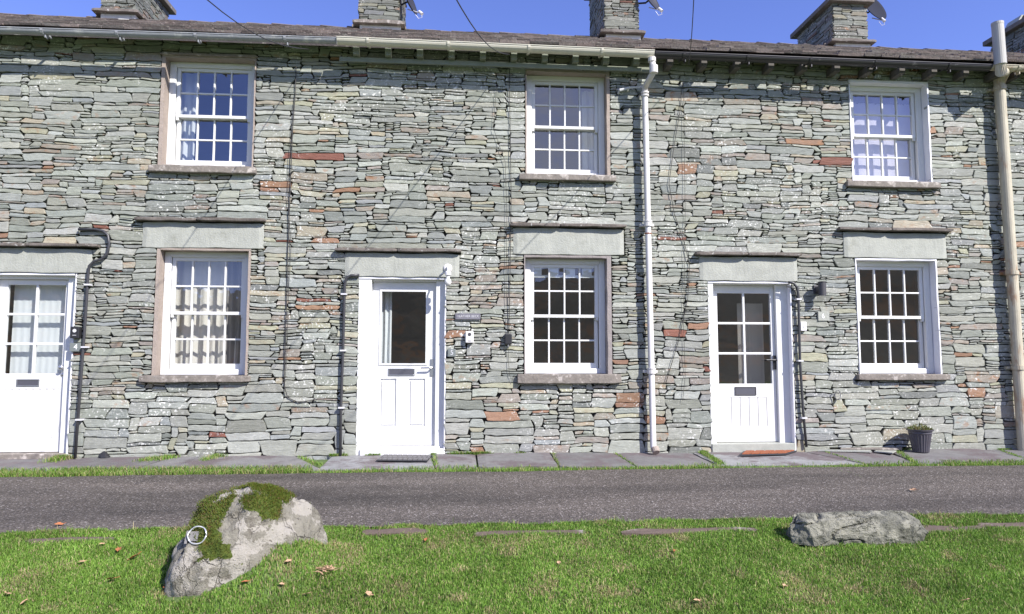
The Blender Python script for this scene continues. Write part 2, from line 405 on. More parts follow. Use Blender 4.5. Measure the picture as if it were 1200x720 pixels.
# ------------------------------------------------------------------ openings (surveyed on the wall face, Y = 8)
YW = 8.0
def rect(l, r, t_, b):
    ym, xm = (t_+b)/2, (l+r)/2
    return (W(l, ym).x, W(r, ym).x, W(xm, b).z, W(xm, t_).z)
OP = dict(
    u1=rect(188, 298.5, 67, 196), l1=rect(181.5, 292, 291.5, 440), d1=rect(-16, 84.5, 320, 533),
    d2=rect(418.5, 522, 325, 530), u2=rect(616, 714.5, 83, 206), l2=rect(614.5, 716.5, 299.5, 438.5),
    d3=rect(831.5, 929.5, 330, 523.5), u3=rect(996.5, 1089.5, 95.5, 214), l3=rect(1004.5, 1100, 303.5, 438.5),
    u4=(9.3, 10.25, 3.29, 4.6), l4=(9.3, 10.25, .92, 2.33))
LIN = dict(l1=rect(167, 309.5, 261.5, 290), d1=rect(-30, 108, 291, 319), l2=rect(601, 731, 268, 299), d2=rect(404, 538.5, 297, 324),
           d3=rect(819, 934, 301.5, 329), l3=rect(988, 1108.5, 273, 302), l4=(9.0, 10.6, 2.35, 2.65))
HOOD = dict(l1=rect(160, 313, 256, 261), d1=rect(-30, 118, 287, 291.5), l2=rect(597, 733, 263, 268.5), d2=rect(393, 541, 292.5, 297.5),
            d3=rect(813, 937, 297, 301.5), l3=rect(980, 1112, 268.5, 272.5), l4=(8.9, 10.7, 2.66, 2.71))
SILL = dict(u1=rect(176, 301, 196.5, 204), l1=rect(165, 294, 440.5, 448), u2=rect(608, 721, 206.5, 213), l2=rect(606, 727, 439, 449.5),
            u3=rect(990, 1099, 214.5, 221), l3=rect(1003, 1110, 439, 445.5), u4=(9.2, 10.4, 3.22, 3.29), l4=(9.2, 10.4, .84, .92))
for k in OP:
    x0, x1, z0, z1 = OP[k]
    if k[0] == 'd': OP[k] = (x0, x1, -.02, z1)
    if k in SILL: s_ = SILL[k]; SILL[k] = (s_[0], s_[1], s_[2], z0)
    if k in LIN: l_ = LIN[k]; LIN[k] = (l_[0], l_[1], z1, l_[3])
    if k in HOOD: h_ = HOOD[k]; HOOD[k] = (h_[0], h_[1], LIN[k][3], LIN[k][3]+.048)
X0, X1 = -8.4, 12.0
ZTOP = 4.86
B12 = W(395, 300).x; B23 = W(762, 300).x+.03; B34 = W(1172, 300).x
BND = [X0, B12, B23, B34, X1]

houses = []
HL = [('slate cottage at the left end with grey cast gutter and glazed white door numbered four', 'cottage'),
      ('middle slate cottage with cream gutter and white door with one tall pane', 'cottage'),
      ('slate cottage with black gutter and six pane white door behind a rust red doormat', 'cottage'),
      ('sliver of slate cottage beyond the rust stained pipe at the right edge', 'cottage')]
for i in range(4):
    houses.append(empty('slate_cottage', ((BND[i]+BND[i+1])/2, YW, 0), HL[i][0], HL[i][1], 'slate cottages of the terrace'))
def hb(x):
    for i in range(4):
        if x < BND[i+1]: return i
    return 3

holesW = [v for v in OP.values()]+[v for v in LIN.values()]+[(s_[0]+.02, s_[1]-.02, s_[2], s_[3]) for s_ in SILL.values()]+[(h_[0]+.03, h_[1]-.03, h_[2], h_[3]) for h_ in HOOD.values()]
HB = [(a-X0, b-X0, c+.05, d+.05) for a, b, c, d in holesW]
def bigf(u, v):
    z = v-.05
    k = 1.0+.5*max(0, min(1, (.95-z)/.7))
    k *= 1+.35*mnoise.noise(Vector((u*.8, z*1.3, 2.2)))
    return k*(.90 if z > 1.2 else 1)
rs = random.Random(11)
ST = pack(X1-X0, ZTOP+.05, HB, big=bigf, rs=rs)
for i, hs in enumerate(houses):
    mb = MB()
    mine = [s_ for s_ in ST if hb((s_[0]+s_[1])/2+X0) == i]
    lay(mb, mine, lambda u, v, d: (X0+u, YW-d, v-.05), HB, rs=rs)
    # solid core behind the stones, pierced by the openings
    a, b = BND[i], BND[i+1]
    ops = [OP[k] for k in OP if a-.6 < (OP[k][0]+OP[k][1])/2 < b]
    xs = sorted({a, b}|{x for o in ops for x in o[:2] if a < x < b}); zs = sorted({-.5, ZTOP}|{z for o in ops for z in o[2:]})
    for xa, xb in zip(xs, xs[1:]):
        for za, zb in zip(zs, zs[1:]):
            xc, zc = (xa+xb)/2, (za+zb)/2
            if any(o[0] < xc < o[1] and o[2] < zc < o[3] for o in ops): continue
            mb.box(xa, xb, YW+.035, YW+.42, za, zb, 1, (0,0,0,0))
    mb.build('wall', [M['stone'], M['core']], hs)

# lintels, hood slates, sills
def rough_slab(r, y0, y1, seed, amp=.006, n=14):
    """a hand-cut slab: its long edges wander a little"""
    x0, x1, z0, z1 = r; mb = MB(); rings = []
    for i in range(n+1):
        f = i/n; x = x0+(x1-x0)*f
        q = lambda k: mnoise.noise(Vector((x*5, seed, k*7.3)))*amp
        e = .012 if i in (0, n) else 0
        rings.append([mb.vert(p) for p in ((x, y0+q(1)+e, z0+q(2)+e*.4), (x, y1, z0+q(2)), (x, y1, z1+q(3)), (x, y0+q(4)+e, z1+q(3)-e*.4))])
    for A, B in zip(rings, rings[1:]):
        for k in range(4): mb.face((A[k], A[(k+1)%4], B[(k+1)%4], B[k]))
    mb.face(rings[0][::-1]); mb.face(rings[-1])
    return mb
HO = dict(u1=0, l1=0, d1=0, d2=1, u2=1, l2=1, d3=2, u3=2, l3=2, u4=3, l4=3)
for j, (k, r) in enumerate(LIN.items()):
    rough_slab((r[0], r[1], r[2]+.004, r[3]-.004), YW-.020, YW+.18, j+.5, .009, 26).build('lintel', M['lintel'], houses[HO[k]], bevel=.006)
for j, (k, r) in enumerate(HOOD.items()):
    mb = MB(); xs = [r[0], r[0]+(r[1]-r[0])*random.uniform(.42, .58), r[1]]
    for q in range(2):
        s_ = rough_slab((xs[q]+.004, xs[q+1]-.004, r[2]+.010+q*.003, r[3]-.004+q*.003), YW-.085-random.uniform(0,.015), YW+.03, j*3.3+q, .009, 16)
        o_ = len(mb.v); mb.v += s_.v; mb.c += s_.c; mb.f += [tuple(t+o_ for t in f) for f in s_.f]; mb.m += s_.m
    mb.build('hood_slate', M['hood'], houses[HO[k]], bevel=.004)

# ------------------------------------------------------------------ sash windows
def bars(mb, x0, x1, z0, z1, y0, y1, wl, wr, wb, wt):
    """rectangular frame of four butted members"""
    mb.box(x0, x0+wl, y0, y1, z0, z1); mb.box(x1-wr, x1, y0, y1, z0, z1)
    mb.box(x0+wl, x1-wr, y0, y1, z0, z0+wb); mb.box(x0+wl, x1-wr, y0, y1, z1-wt, z1)
def sash(par, x0, x1, z0, z1, y0, name, gl, cols=4, rows=2, st=.042, bt=.05, tp=.04, gb=.019):
    mb = MB(); y1 = y0+.042
    bars(mb, x0, x1, z0, z1, y0, y1, st, st, bt, tp)
    gx0, gx1, gz0, gz1 = x0+st, x1-st, z0+bt, z1-tp
    for i in range(1, cols):
        x = gx0+(gx1-gx0)*i/cols; mb.box(x-gb/2, x+gb/2, y0+.004, y1-.004, gz0, gz1)
    for j in range(1, rows):
        z = gz0+(gz1-gz0)*j/rows; e = [gx0]+[gx0+(gx1-gx0)*i/cols for i in range(1, cols)]+[gx1]
        for a, b in zip(e, e[1:]):
            mb.box(a+(gb/2 if a != gx0 else 0), b-(gb/2 if b != gx1 else 0), y0+.006, y1-.006, z-gb/2, z+gb/2)
    s_ = mb.build(name, M['white'], par, bevel=.003)
    gm = MB(); b = len(gm.v); yg = y0+.02
    for p in ((gx0-.01, yg, gz0-.01), (gx1+.01, yg, gz0-.01), (gx1+.01, yg, gz1+.01), (gx0-.01, yg, gz1+.01)): gm.vert(p)
    gm.face((0,1,2,3))
    gm.build('glass', gl, par)
    return s_
def window(k, rv, rl=.03, rr=.03, rt=.03, depth=.11):
    x0, x1, z0, z1 = OP[k]; h = houses[HO[k]]
    # plastered reveal lining: left, right, top (its rough outer arris)
    mb = MB()
    for (a, b, c, d) in ((x0-.002, x0+rl, z0, z1), (x1-rr, x1+.002, z0, z1), (x0+rl, x1-rr, z1-rt, z1)):
        n = 12; vert = (d-c) > (b-a); P = []
        for i in range(n+1):
            f = i/n; q = mnoise.noise(Vector((f*7, a*3, c)))*.007; qq = mnoise.noise(Vector((f*9, a*3+5, c)))*.006
            if vert:
                z = c+(d-c)*f; ia, ib = (a, b+q) if a < (x0+x1)/2-.2 else (a+q, b)
                P.append([(ia, YW-.012+qq, z), (ib, YW-.010+qq, z), (ib, YW+.30, z), (ia, YW+.30, z)])
            else:
                x = a+(b-a)*f; P.append([(x, YW-.012+qq, c+q), (x, YW+.30, c+q), (x, YW+.30, d), (x, YW-.012+qq, d)])
        idx = [[mb.vert(p) for p in ring] for ring in P]
        for A, B in zip(idx, idx[1:]):
            for t in range(4): mb.face((A[t], B[t], B[(t+1)%4], A[(t+1)%4]))
        mb.face(idx[0]); mb.face(idx[-1][::-1])
    root = MB(); fx0, fx1, fz1, fz0 = x0+rl+.002, x1-rr-.002, z1-rt-.002, z0+.002
    yf = YW+depth; fr = .064
    bars(root, fx0, fx1, fz0, fz1, yf, yf+.13, fr, fr, .055, .05)
    # narrow staff bead
    bars(root, fx0+fr-.001, fx1-fr+.001, fz0+.054, fz1-.049, yf+.004, yf+.024, .012, .012, .010, .012)
    win = root.build('window', M['white'], h, bevel=.004)
    mb.build('reveal', rv, win)
    s_ = SILL[k]
    rough_slab((s_[0], s_[1], s_[2], s_[3]-.001), YW-.075, YW+.20, sum(map(ord, k)) % 13, .006).build('sill', M['sill'], win, bevel=.008)
    sx0, sx1, sz0, sz1 = fx0+fr+.012, fx1-fr-.012, fz0+.062, fz1-.06; zm = (sz0+sz1)/2
    gl = M['glass_up'] if k[0] == 'u' else M['glass']
    sash(win, sx0, sx1, zm-.018, sz1, yf+.026, 'upper_sash', gl, bt=.036)
    sash(win, sx0, sx1, sz0, zm+.018, yf+.072, 'lower_sash', gl, bt=.065, tp=.036)
    # sash horns and fastener
    for x in (sx0+.004, sx1-.034):
        mb = MB(); mb.hexa([(x, yf+.030, zm-.05), (x+.03, yf+.030, zm-.05), (x+.03, yf+.06, zm-.05), (x, yf+.06, zm-.05), (x, yf+.028, zm-.0185), (x+.03, yf+.028, zm-.0185), (x+.03, yf+.062, zm-.0185), (x, yf+.062, zm-.0185)])
        mb.build('sash_horn', M['white'], win)
    return win
window('u1', M['reveal_b'], rl=.038, rr=.012, rt=.022)
window('l1', M['reveal_b'], rl=.036, rr=.022, rt=.022)
window('u2', M['reveal_b'], rl=.010, rr=.038, rt=.026)
window('l2', M['reveal_g'], rl=.010, rr=.050, rt=.028)
window('u3', M['reveal_w'], rl=.012, rr=.018, rt=.03, depth=.10)
window('l3', M['reveal_w'], rl=.012, rr=.018, rt=.02, depth=.10)
window('u4', M['reveal_w']); window('l4', M['reveal_w'])
# thin slate over the top left window's head
x0, x1, z0, z1 = OP['u1']
rough_slab((x0-.03, x1+.02, z1+.002, z1+.022), YW-.045, YW+.05, 3.2, .005).build('hood_slate', M['sill'], houses[0])

# ------------------------------------------------------------------ doors
def door(k, leaf, rv, rec=.10):
    """frame in the opening; leaf rectangle given in survey pixels at the leaf plane"""
    x0, x1, z0, z1 = OP[k]; h = houses[HO[k]]
    yl = YW+rec
    lx0, lx1 = W(leaf[0], (leaf[2]+leaf[3])/2, yl).x, W(leaf[1], (leaf[2]+leaf[3])/2, yl).x
    lz0, lz1 = W((leaf[0]+leaf[1])/2, leaf[3], yl).z, W((leaf[0]+leaf[1])/2, leaf[2], yl).z
    return h, x0, x1, z0, z1, yl, lx0, lx1, lz0, lz1
def PX(px, y): return W(px, 420, y).x
def PZ(py, x, y): return W(x, py, y).z
def grid_panes(root, xs, zs, yl, th, edge, gl, matw, gb=.024):
    pass
def make_door(k, leaf, glass_r, cols, rows, frame_w, fm, lm, rec, letter, handle, grooves=None, panels=None, thr=.05, lb=None, gapc=.003):
    h, x0, x1, z0, z1, yl, lx0, lx1, lz0, lz1 = door(k, leaf, None, rec)
    cx = (leaf[0]+leaf[1])/2
    # frame
    mb = MB()
    mb.box(x0, lx0-gapc, YW+.004, yl+.09, 0, z1); mb.box(lx1+gapc, x1, yl-.045, yl+.09, 0, z1)
    mb.box(lx0-gapc, lx1+gapc, yl-.045, yl+.09, lz1+gapc, z1)
    mb.box(lx0-gapc, lx0+.018, yl+.046, yl+.088, 0, lz1+gapc-.002); mb.box(lx1-.018, lx1+gapc, yl+.046, yl+.088, 0, lz1+gapc-.002)
    fr = mb.build('door_frame', fm, h, bevel=.005)
    # wall-side reveal at the right and the head
    mb = MB(); n = 16; P = []
    for i in range(n+1):
        z = z1*i/n; q = mnoise.noise(Vector((z*3, x1, 3)))*.006
        P.append([(x1-.012+q, YW-.004, z), (x1+.003, YW-.004, z), (x1+.003, yl-.046, z), (x1-.010, yl-.046, z)])
    idx = [[mb.vert(p) for p in ring] for ring in P]
    for A, B in zip(idx, idx[1:]):
        for t in range(4): mb.face((A[t], A[(t+1)%4], B[(t+1)%4], B[t]))
    mb.face(idx[0][::-1]); mb.face(idx[-1])
    mb.box(x0+.001, x1-.020, YW-.006, yl-.046, z1-.022, z1-.001)
    mb.build('reveal', rv_[k], fr)
    # leaf
    gx0, gx1 = W(glass_r[0], 380, yl).x, W(glass_r[1], 380, yl).x
    gz0, gz1 = W(cx, glass_r[3], yl).z, W(cx, glass_r[2], yl).z
    mb = MB(); t0, t1 = yl, yl+.044
    mb.box(lx0, gx0, t0, t1, lz0, lz1); mb.box(gx1, lx1, t0, t1, lz0, lz1)
    mb.box(gx0, gx1, t0, t1, gz1, lz1)
    if not grooves and not panels: mb.box(gx0, gx1, t0, t1, lz0, gz0)
    if grooves:
        a, b, c, d, n = grooves
        ax, bx = W(a, 480, yl).x, W(b, 480, yl).x; cz, dz = W(cx, d, yl).z, W(cx, c, yl).z
        mb.box(gx0, gx1, t0, t1, dz, gz0); mb.box(gx0, gx1, t0, t1, lz0, cz)
        if ax > gx0: mb.box(gx0, ax, t0, t1, cz, dz)
        else: ax = gx0
        if bx < gx1: mb.box(bx, gx1, t0, t1, cz, dz)
        else: bx = gx1
        for i in range(n):
            mb.box(ax+(bx-ax)*i/n+.004, ax+(bx-ax)*(i+1)/n-.004, t0+.004, t1-.004, cz, dz)
        mb.box(ax, bx, t0+.014, t1-.016, cz, dz)
    if panels:
        prs = [(W(a, 470, yl).x, W(b, 470, yl).x, W(cx, d, yl).z, W(cx, c, yl).z) for a, b, c, d in panels]
        pz0, pz1 = prs[0][2], prs[0][3]
        mb.box(gx0, gx1, t0, t1, pz1, gz0); mb.box(gx0, gx1, t0, t1, lz0, pz0)
        xs = [gx0]+[v for pr in prs for v in pr[:2]]+[gx1]
        for i in range(0, len(xs), 2):
            if xs[i+1] > xs[i]: mb.box(xs[i], xs[i+1], t0, t1, pz0, pz1)
        for pr in prs:
            mb.box(pr[0], pr[1], t0+.016, t1-.01, pr[2], pr[3])
            mb.box(pr[0]+.022, pr[1]-.022, t0+.004, t0+.0165, pr[2]+.022, pr[3]-.022)
    gb = .026
    for i in range(1, cols):
        x = gx0+(gx1-gx0)*i/cols; mb.box(x-gb/2, x+gb/2, t0+.004, t1-.004, gz0, gz1)
    for j in range(1, rows):
        z = gz0+(gz1-gz0)*j/rows
        e = [gx0]+[gx0+(gx1-gx0)*i/cols for i in range(1, cols)]+[gx1]
        for a, b in zip(e, e[1:]): mb.box(a+(gb/2 if a != gx0 else 0), b-(gb/2 if b != gx1 else 0), t0+.006, t1-.006, z-gb/2, z+gb/2)
    if cols == 1: bars(mb, gx0-.022, gx1+.022, gz0-.022, gz1+.022, t0-.010, t0-.0005, .022, .022, .022, .022)
    dr = mb.build('door', lm, h, bevel=.003)
    gm = MB()
    for p in ((gx0-.005, yl+.022, gz0-.005), (gx1+.005, yl+.022, gz0-.005), (gx1+.005, yl+.022, gz1+.005), (gx0-.005, yl+.022, gz1+.005)): gm.vert(p)
    gm.face((0,1,2,3)); gm.build('glass', M['glass'], dr)
    # letterbox
    a, b, c, d = letter
    ax, bx = W(a, (c+d)/2, yl).x, W(b, (c+d)/2, yl).x; cz, dz = W((a+b)/2, d, yl).z, W((a+b)/2, c, yl).z
    lbm = MB(); bars(lbm, ax, bx, cz, dz, yl-.010, yl-.0005, .012, .012, .012, .012)
    lbm.box(ax+.012, bx-.012, yl-.006, yl-.0005, cz+.012, dz-.012, 1)
    lbm.build('letterbox', [lb or M['chrome'], M['darkslot']], dr, bevel=.002)
    # handle
    hx, hy, sgn, hm, kind = handle
    p = W(hx, hy, yl); hmb = MB()
    if kind == 'lever':
        hmb.box(p.x-.018, p.x+.018, yl-.010, yl-.0005, p.z-.10, p.z+.10)
        hmb.tube([(p.x, yl-.01, p.z), (p.x, yl-.05, p.z), (p.x+sgn*.02, yl-.055, p.z), (p.x+sgn*.125, yl-.052, p.z-.004)], [.010,.010,.010,.008], 8)
    elif kind == 'leverblack':
        hmb.box(p.x-.026, p.x+.026, yl-.012, yl-.0005, p.z-.085, p.z+.085)
        hmb.tube([(p.x, yl-.012, p.z+.03), (p.x, yl-.05, p.z+.03), (p.x+sgn*.02, yl-.055, p.z+.03), (p.x+sgn*.13, yl-.052, p.z+.03)], [.012,.012,.012,.009], 8)
    else:
        hmb.lathe([(.024,0),(.024,.006),(.012,.012),(.012,.03),(.026,.04),(.030,.052),(.022,.064),(.004,.068)], (p.x, yl-.0005, p.z+.03), (0,-1,0), 16)
        hmb.lathe([(.020,0),(.020,.008),(.008,.010)], (p.x, yl-.0005, p.z-.05), (0,-1,0), 14)
    hmb.build('door_handle', hm, dr, smooth=(kind == 'knob'))
    return dr, (x0, x1, z1, yl, lx0, lx1, lz0, lz1, gx0, gx1, gz0, gz1)
rv_ = dict(d1=M['reveal_w'], d2=M['reveal_w'], d3=M['reveal_w'])
D1, g1 = make_door('d1', (-7, 77, 328, 530), (7, 75, 334, 438), 2, 3, 0, M['white'], M['white'], .11, (19.5, 46.5, 444.5, 453), (74, 434, -1, M['chrome'], 'knob'), grooves=(4, 72, 456, 514, 8))
D2, g2 = make_door('d2', (435.5, 510, 331, 522), (447, 499, 342, 426), 1, 1, 0, M['upvc'], M['upvc'], .11, (455, 486, 432, 440.5), (506, 431, -1, M['chrome'], 'lever'), panels=[(445, 464, 444, 500), (479, 498, 444, 500)])
D3, g3 = make_door('d3', (833.5, 909, 335, 518), (841, 903, 344, 450), 2, 3, 0, M['upvc'], M['upvc'], .13, (861, 886, 453.5, 463.5), (908, 425, -1, M['black'], 'leverblack'), grooves=(847, 899, 466, 500, 5), lb=M['lamp_d'])
# thresholds / white cill of the middle door
for k, gg, m_, zt in (('d1', g1, 'sill', .055), ('d2', g2, 'white', .085), ('d3', g3, 'lintel', .07)):
    x0, x1 = OP[k][:2]; zl = gg[6]-.006
    mb = MB(); mb.box(x0+.05 if k == 'd2' else x0+.004, x1-.014, YW-.02, YW+.19, -.03, zl-.0225 if k == 'd2' else zl)
    if k == 'd2': mb.box(x0+.09, x1-.06, YW+.03, YW+.20, zl-.0215, zl)
    mb.build('door_sill', M[m_], houses[HO[k]], bevel=.006)

# ------------------------------------------------------------------ rooms behind the glass
for i, hs in enumerate(houses):
    a, b = BND[i]+.04, BND[i+1]-.04; mb = MB()
    yb = 12.2
    mb.box(a, b, YW+.43, yb, -.06, .0, 1); mb.box(a, b, YW+.43, yb, 2.52, 2.62, 1); mb.box(a, b, YW+.43, yb, 4.72, 4.78)
    mb.box(a, b, yb, yb+.1, -.06, 4.9); mb.box(a-.03, a, YW+.43, yb, 0, 4.7); mb.box(b, b+.03, YW+.43, yb, 0, 4.7)
    mb.build('room_shell', [M['inner'], M['innerdark']], hs)

# ------------------------------------------------------------------ roof
YR, YE = 11.5, 7.78                       # ridge line, eave line
zr = [W(px, py, YR).z for px, py in ((80, 18), (550, 38), (830, 48), (1070, 58))]
ZR = sum(zr)/4-.055
ZE = W(560, 50.5, 7.72).z+.015
SL = (ZR-ZE)/(YR-YE)
rr_ = random.Random(5)
nrm = Vector((0, -SL, 1)).normalized(); slen = math.hypot(YR-YE, ZR-ZE)
tv = Vector((0, (YR-YE)/slen, (ZR-ZE)/slen))
for i, hs in enumerate(houses):
    a, b = BND[i], BND[i+1]
    mb = MB()
    # deck and back slope
    E0 = Vector((0, YE, ZE-.04))
    mb.hexa([(a, YE+.03, ZE-.075), (b, YE+.03, ZE-.075), (b, YR, ZR-.075), (a, YR, ZR-.075), (a, YE+.03, ZE-.045), (b, YE+.03, ZE-.045), (b, YR, ZR-.045), (a, YR, ZR-.045)], 0, (.06,.05,.05,0))
    mb.hexa([(a, YR, ZR-.075), (b, YR, ZR-.075), (b, YR+4.5, ZR-.075-SL*4.5), (a, YR+4.5, ZR-.075-SL*4.5), (a, YR, ZR-.005), (b, YR, ZR-.005), (b, YR+4.5, ZR-.005-SL*4.5), (a, YR+4.5, ZR-.005-SL*4.5)], 0, (.14,.12,.12,0))
    y = 0; row = 0
    while y < slen-.05:
        step = .24*(1-.45*y/slen); x = a-rr_.uniform(0, .2)
        while x < b:
            w_ = rr_.uniform(.16, .36); xa, xb = max(a, x+.003), min(b, x+w_-.003)
            if xb-xa > .02:
                th = rr_.uniform(.012, .034); j0 = rr_.uniform(-.02, .02); lift = rr_.uniform(0, .010); L_ = min(step*2.0, slen-y+.01)
                k = rr_.uniform(.55, 1.7); c = (.155*k*rr_.uniform(.95, 1.1), .136*k, .122*k, 0)
                p0 = Vector((0, YE, ZE))+tv*(y+j0); p1 = Vector((0, YE, ZE))+tv*(y+L_)
                lo0 = nrm*(.020+lift); lo1 = nrm*(-.030)
                o = [p0+lo0, p0+lo0, p1+lo1, p1+lo1]
                V8 = [Vector((xa, q.y, q.z)) if t in (0, 3) else Vector((xb, q.y, q.z)) for t, q in enumerate(o)]
                sk = rr_.uniform(-.01,.01)
                V8[1] = V8[1]+tv*sk
                mb.hexa([*V8, *[v+nrm*th for v in V8]], 0, c)
            x += w_
        y += step; row += 1
    rf = mb.build('roof', M['roof'], hs)
    # ridge stones, each lapping the next
    mb = MB(); x = a
    while x < b-.02:
        w_ = rr_.uniform(.38, .50); xb = min(b, x+w_); l0, l1 = rr_.uniform(.02,.035), rr_.uniform(0, .012)
        k = rr_.uniform(.75, 1.2); c = (.15*k, .13*k, .125*k, 0)
        ring = []
        for xx, li in ((x-.03, l0), (xb, l1)):
            ring.append([mb.vert((xx, YR+yy, ZR+zz+li), c) for yy, zz in ((-.17, -.05), (-.09, .0), (-.02, .025), (.03, .025), (.17, -.05), (.15, -.075), (0, .0), (-.15, -.075))])
        A, B = ring
        for t in range(8): mb.face((A[t], A[(t+1)%8], B[(t+1)%8], B[t]))
        mb.face(A[::-1]); mb.face(B)
        x = xb
    mb.build('ridge', M['roof'], rf)
    # rafter feet and fascia
    em = M['fascia'] if i == 1 else (M['rafterpale'] if i == 2 else M['darkwood']); x = a+.2
    if i == 0: x = b
    while x < b:
        mb = MB(); mb.box(x-.035, x+.035, YE+.02, YW+.0, ZE-.165, ZE-.078, 0); mb.build('rafter_foot', em, hs); x += .37 if i == 1 else .42
    if i == 1: mb = MB(); mb.box(a, b-.02, YW-.13, YW-.105, ZE-.225, ZE-.170); mb.build('eaves_board', em, hs)

# ------------------------------------------------------------------ chimneys
YC = 11.05
CH = [(0, 116, 156), (1, 420, 467.5), (1, 708.5, 748.5), (2, 977, 1017), (3, 1226, 1270)]
caps_z = W(1000, 5, YC).z
for ci, (hi, l, r_) in enumerate(CH):
    x0, x1 = W(l, 40, YC).x, W(r_, 40, YC).x; dep = 1.25
    zroof = ZE+SL*(YC-YE); zb = zroof-.25
    sb = zroof+.11 + (0 if ci != 0 else .02)        # underside of drip course
    mb = MB(); rs2 = random.Random(40+ci); top = caps_z
    top = caps_z+(.6 if ci in (1, 2) else 0); H_ = top-sb-.03
    for face in range(4):
        L_ = (x1-x0) if face in (0, 3) else dep
        stn = pack(L_, H_, [], scale=.95, rs=rs2)
        stn = [(a, b, c, d) for a, b, c, d in stn]
        f = {0: lambda u, v, d: (x0+u, YC-d, sb+.03+v), 1: lambda u, v, d: (x0-d, YC+dep-u, sb+.03+v),
             2: lambda u, v, d: (x1+d, YC+u, sb+.03+v), 3: lambda u, v, d: (x1-u, YC+dep+d, sb+.03+v)}[face]
        lay(mb, stn, f, rs=rs2, gap=(.003,.007), proud=.012, tone=.56)
    mb.box(x0+.04, x1-.04, YC+.04, YC+dep-.04, zb, top-.01, 1, (0,0,0,0))
    cb = mb.build('chimney', [M['stone'], M['core']], houses[hi])
    mb = MB(); mb.box(x0+.02, x1+.03, YC-.02, YC+dep+.0, zb, sb-.002); mb.build('flashing', M['flash'], cb, bevel=.006)
    # drip course of thick slates
    mb = MB()
    for (a, b, c, d) in ((x0-.09, x1+.10, YC-.10, YC+.10),):
        s_ = rough_slab((a, b, sb, sb+.05), c, d, ci+.3, .012); mb = s_
    o_ = len(mb.v)
    for side, xa, xb in ((0, x0-.10, x0+.05), (1, x1-.05, x1+.10)):
        yy = YC+.102
        while yy < YC+dep+.08:
            y2 = min(YC+dep+.08, yy+rs2.uniform(.25, .5)); zz = sb+rs2.uniform(-.012, .02)
            mb.box(xa-rs2.uniform(0,.03)*(1-side), xb+rs2.uniform(0,.03)*side, yy, y2-.006, zz, zz+.045); yy = y2
    mb.build('drip_course', M['hood'] if ci not in (1,) else M['sill'], cb, bevel=.006)
    mb = rough_slab((x0-.10, x1+.10, top, top+.09), YC-.10, YC+dep+.10, ci*2.1, .010)
    mb.build('cap', M['hood'], cb, bevel=.01)
    # tent of leaning slates on the cap
    for q, yy in enumerate((YC+.15, YC+.85)):
        mb = MB(); xm = (x0+x1)/2; zt = top+.09
        for s_ in (-1, 1):
            mb.hexa([(xm+s_*.24, yy, zt+.0), (xm+s_*.20, yy, zt+.0), (xm+s_*.20, yy+.34, zt+.0), (xm+s_*.24, yy+.34, zt+.0),
                     (xm+s_*.035, yy, zt+.33), (xm+s_*.001, yy, zt+.33), (xm+s_*.001, yy+.34, zt+.33), (xm+s_*.035, yy+.34, zt+.33)])
        mb.build('cowl_slate', M['lintel'], cb)

# ------------------------------------------------------------------ gutters and pipes
YG = 7.70
def gutter(hi, a, b, m, r=.056, bstep=.9, lugs=True, name='gutter'):
    A = Vector(a); B = Vector(b); mb = MB(); n = 10; seg = 10
    rings = []
    for i in range(seg+1):
        p = A.lerp(B, i/seg); ring = []
        for rad, rev in ((r, 0), (r-.006, 1)):
            for k in range(n+1):
                th = math.pi*(k/n if not rev else 1-k/n)
                ring.append(mb.vert((p.x, p.y-rad*math.cos(th), p.z-rad*math.sin(th))))
        rings.append(ring)
    K = len(rings[0])
    for P, Q in zip(rings, rings[1:]):
        for k in range(K): mb.face((P[k], P[(k+1)%K], Q[(k+1)%K], Q[k]))
    for ring in (rings[0], rings[-1]):
        for k in range(n): mb.face((ring[k], ring[k+1], ring[K-2-k], ring[K-1-k]))
    # rolled front lip
    mb.tube([A+Vector((0, -r, .001)), B+Vector((0, -r, .001))], .007, 6)
    g_ = mb.build(name, m, houses[hi], smooth=False)
    d = (B-A).length; x = .35
    while x < d-.1:
        p = A.lerp(B, x/d); k = MB(); rg = []
        for dx in (-.014, .014):
            rg.append([k.vert((p.x+dx, p.y-(r+.004)*math.cos(t*math.pi/8), p.z-(r+.004)*math.sin(t*math.pi/8))) for t in range(9)] +
                      [k.vert((p.x+dx, p.y-(r+.010)*math.cos(t*math.pi/8), p.z-(r+.010)*math.sin(t*math.pi/8))) for t in range(8, -1, -1)])
        for t in range(18): k.face((rg[0][t], rg[0][(t+1)%18], rg[1][(t+1)%18], rg[1][t]))
        k.face(rg[0][::-1]); k.face(rg[1])
        k.box(p.x-.012, p.x+.012, p.y+r+.002, YE+.06, p.z-.03, p.z-.01)
        if lugs: k.box(p.x+.02, p.x+.032, p.y-r*.3, p.y-r*.3+.05, p.z-r-.035, p.z-r-.004)
        k.build('gutter_bracket', m, g_); x += bstep*random.uniform(.85, 1.15)
    return g_
def gz(px, py): return W(px, py, YG-.056)
zg0, zg1 = gz(0, 31), gz(390, 43.5)
def gend(px, py): p = gz(px, py); return (p.x, YG, p.z)
e0 = gend(0, 31.5); e1 = gend(394, 44); dz = (e1[2]-e0[2])/(e1[0]-e0[0])
gutter(0, (X0, YG, e0[2]+dz*(X0-e0[0])), e1, M['gut_grey'], .050)
c0, c1 = gend(394.5, 43.5), gend(767, 59.5)
gc = gutter(1, c0, c1, M['gut_cream'], .064, lugs=False)
b0, b1 = gend(768, 60.5), gend(1163, 76)
gutter(2, b0, b1, M['gut_black'], .058)
r0 = gend(1164, 75.5)
gutter(3, r0, (X1, YG, r0[2]), M['pipe_r'], .055)
def collar(mb, p, r, h=.05, n=14, ax=(0,0,1)): mb.lathe([(r, 0), (r, h)], p, ax, n)
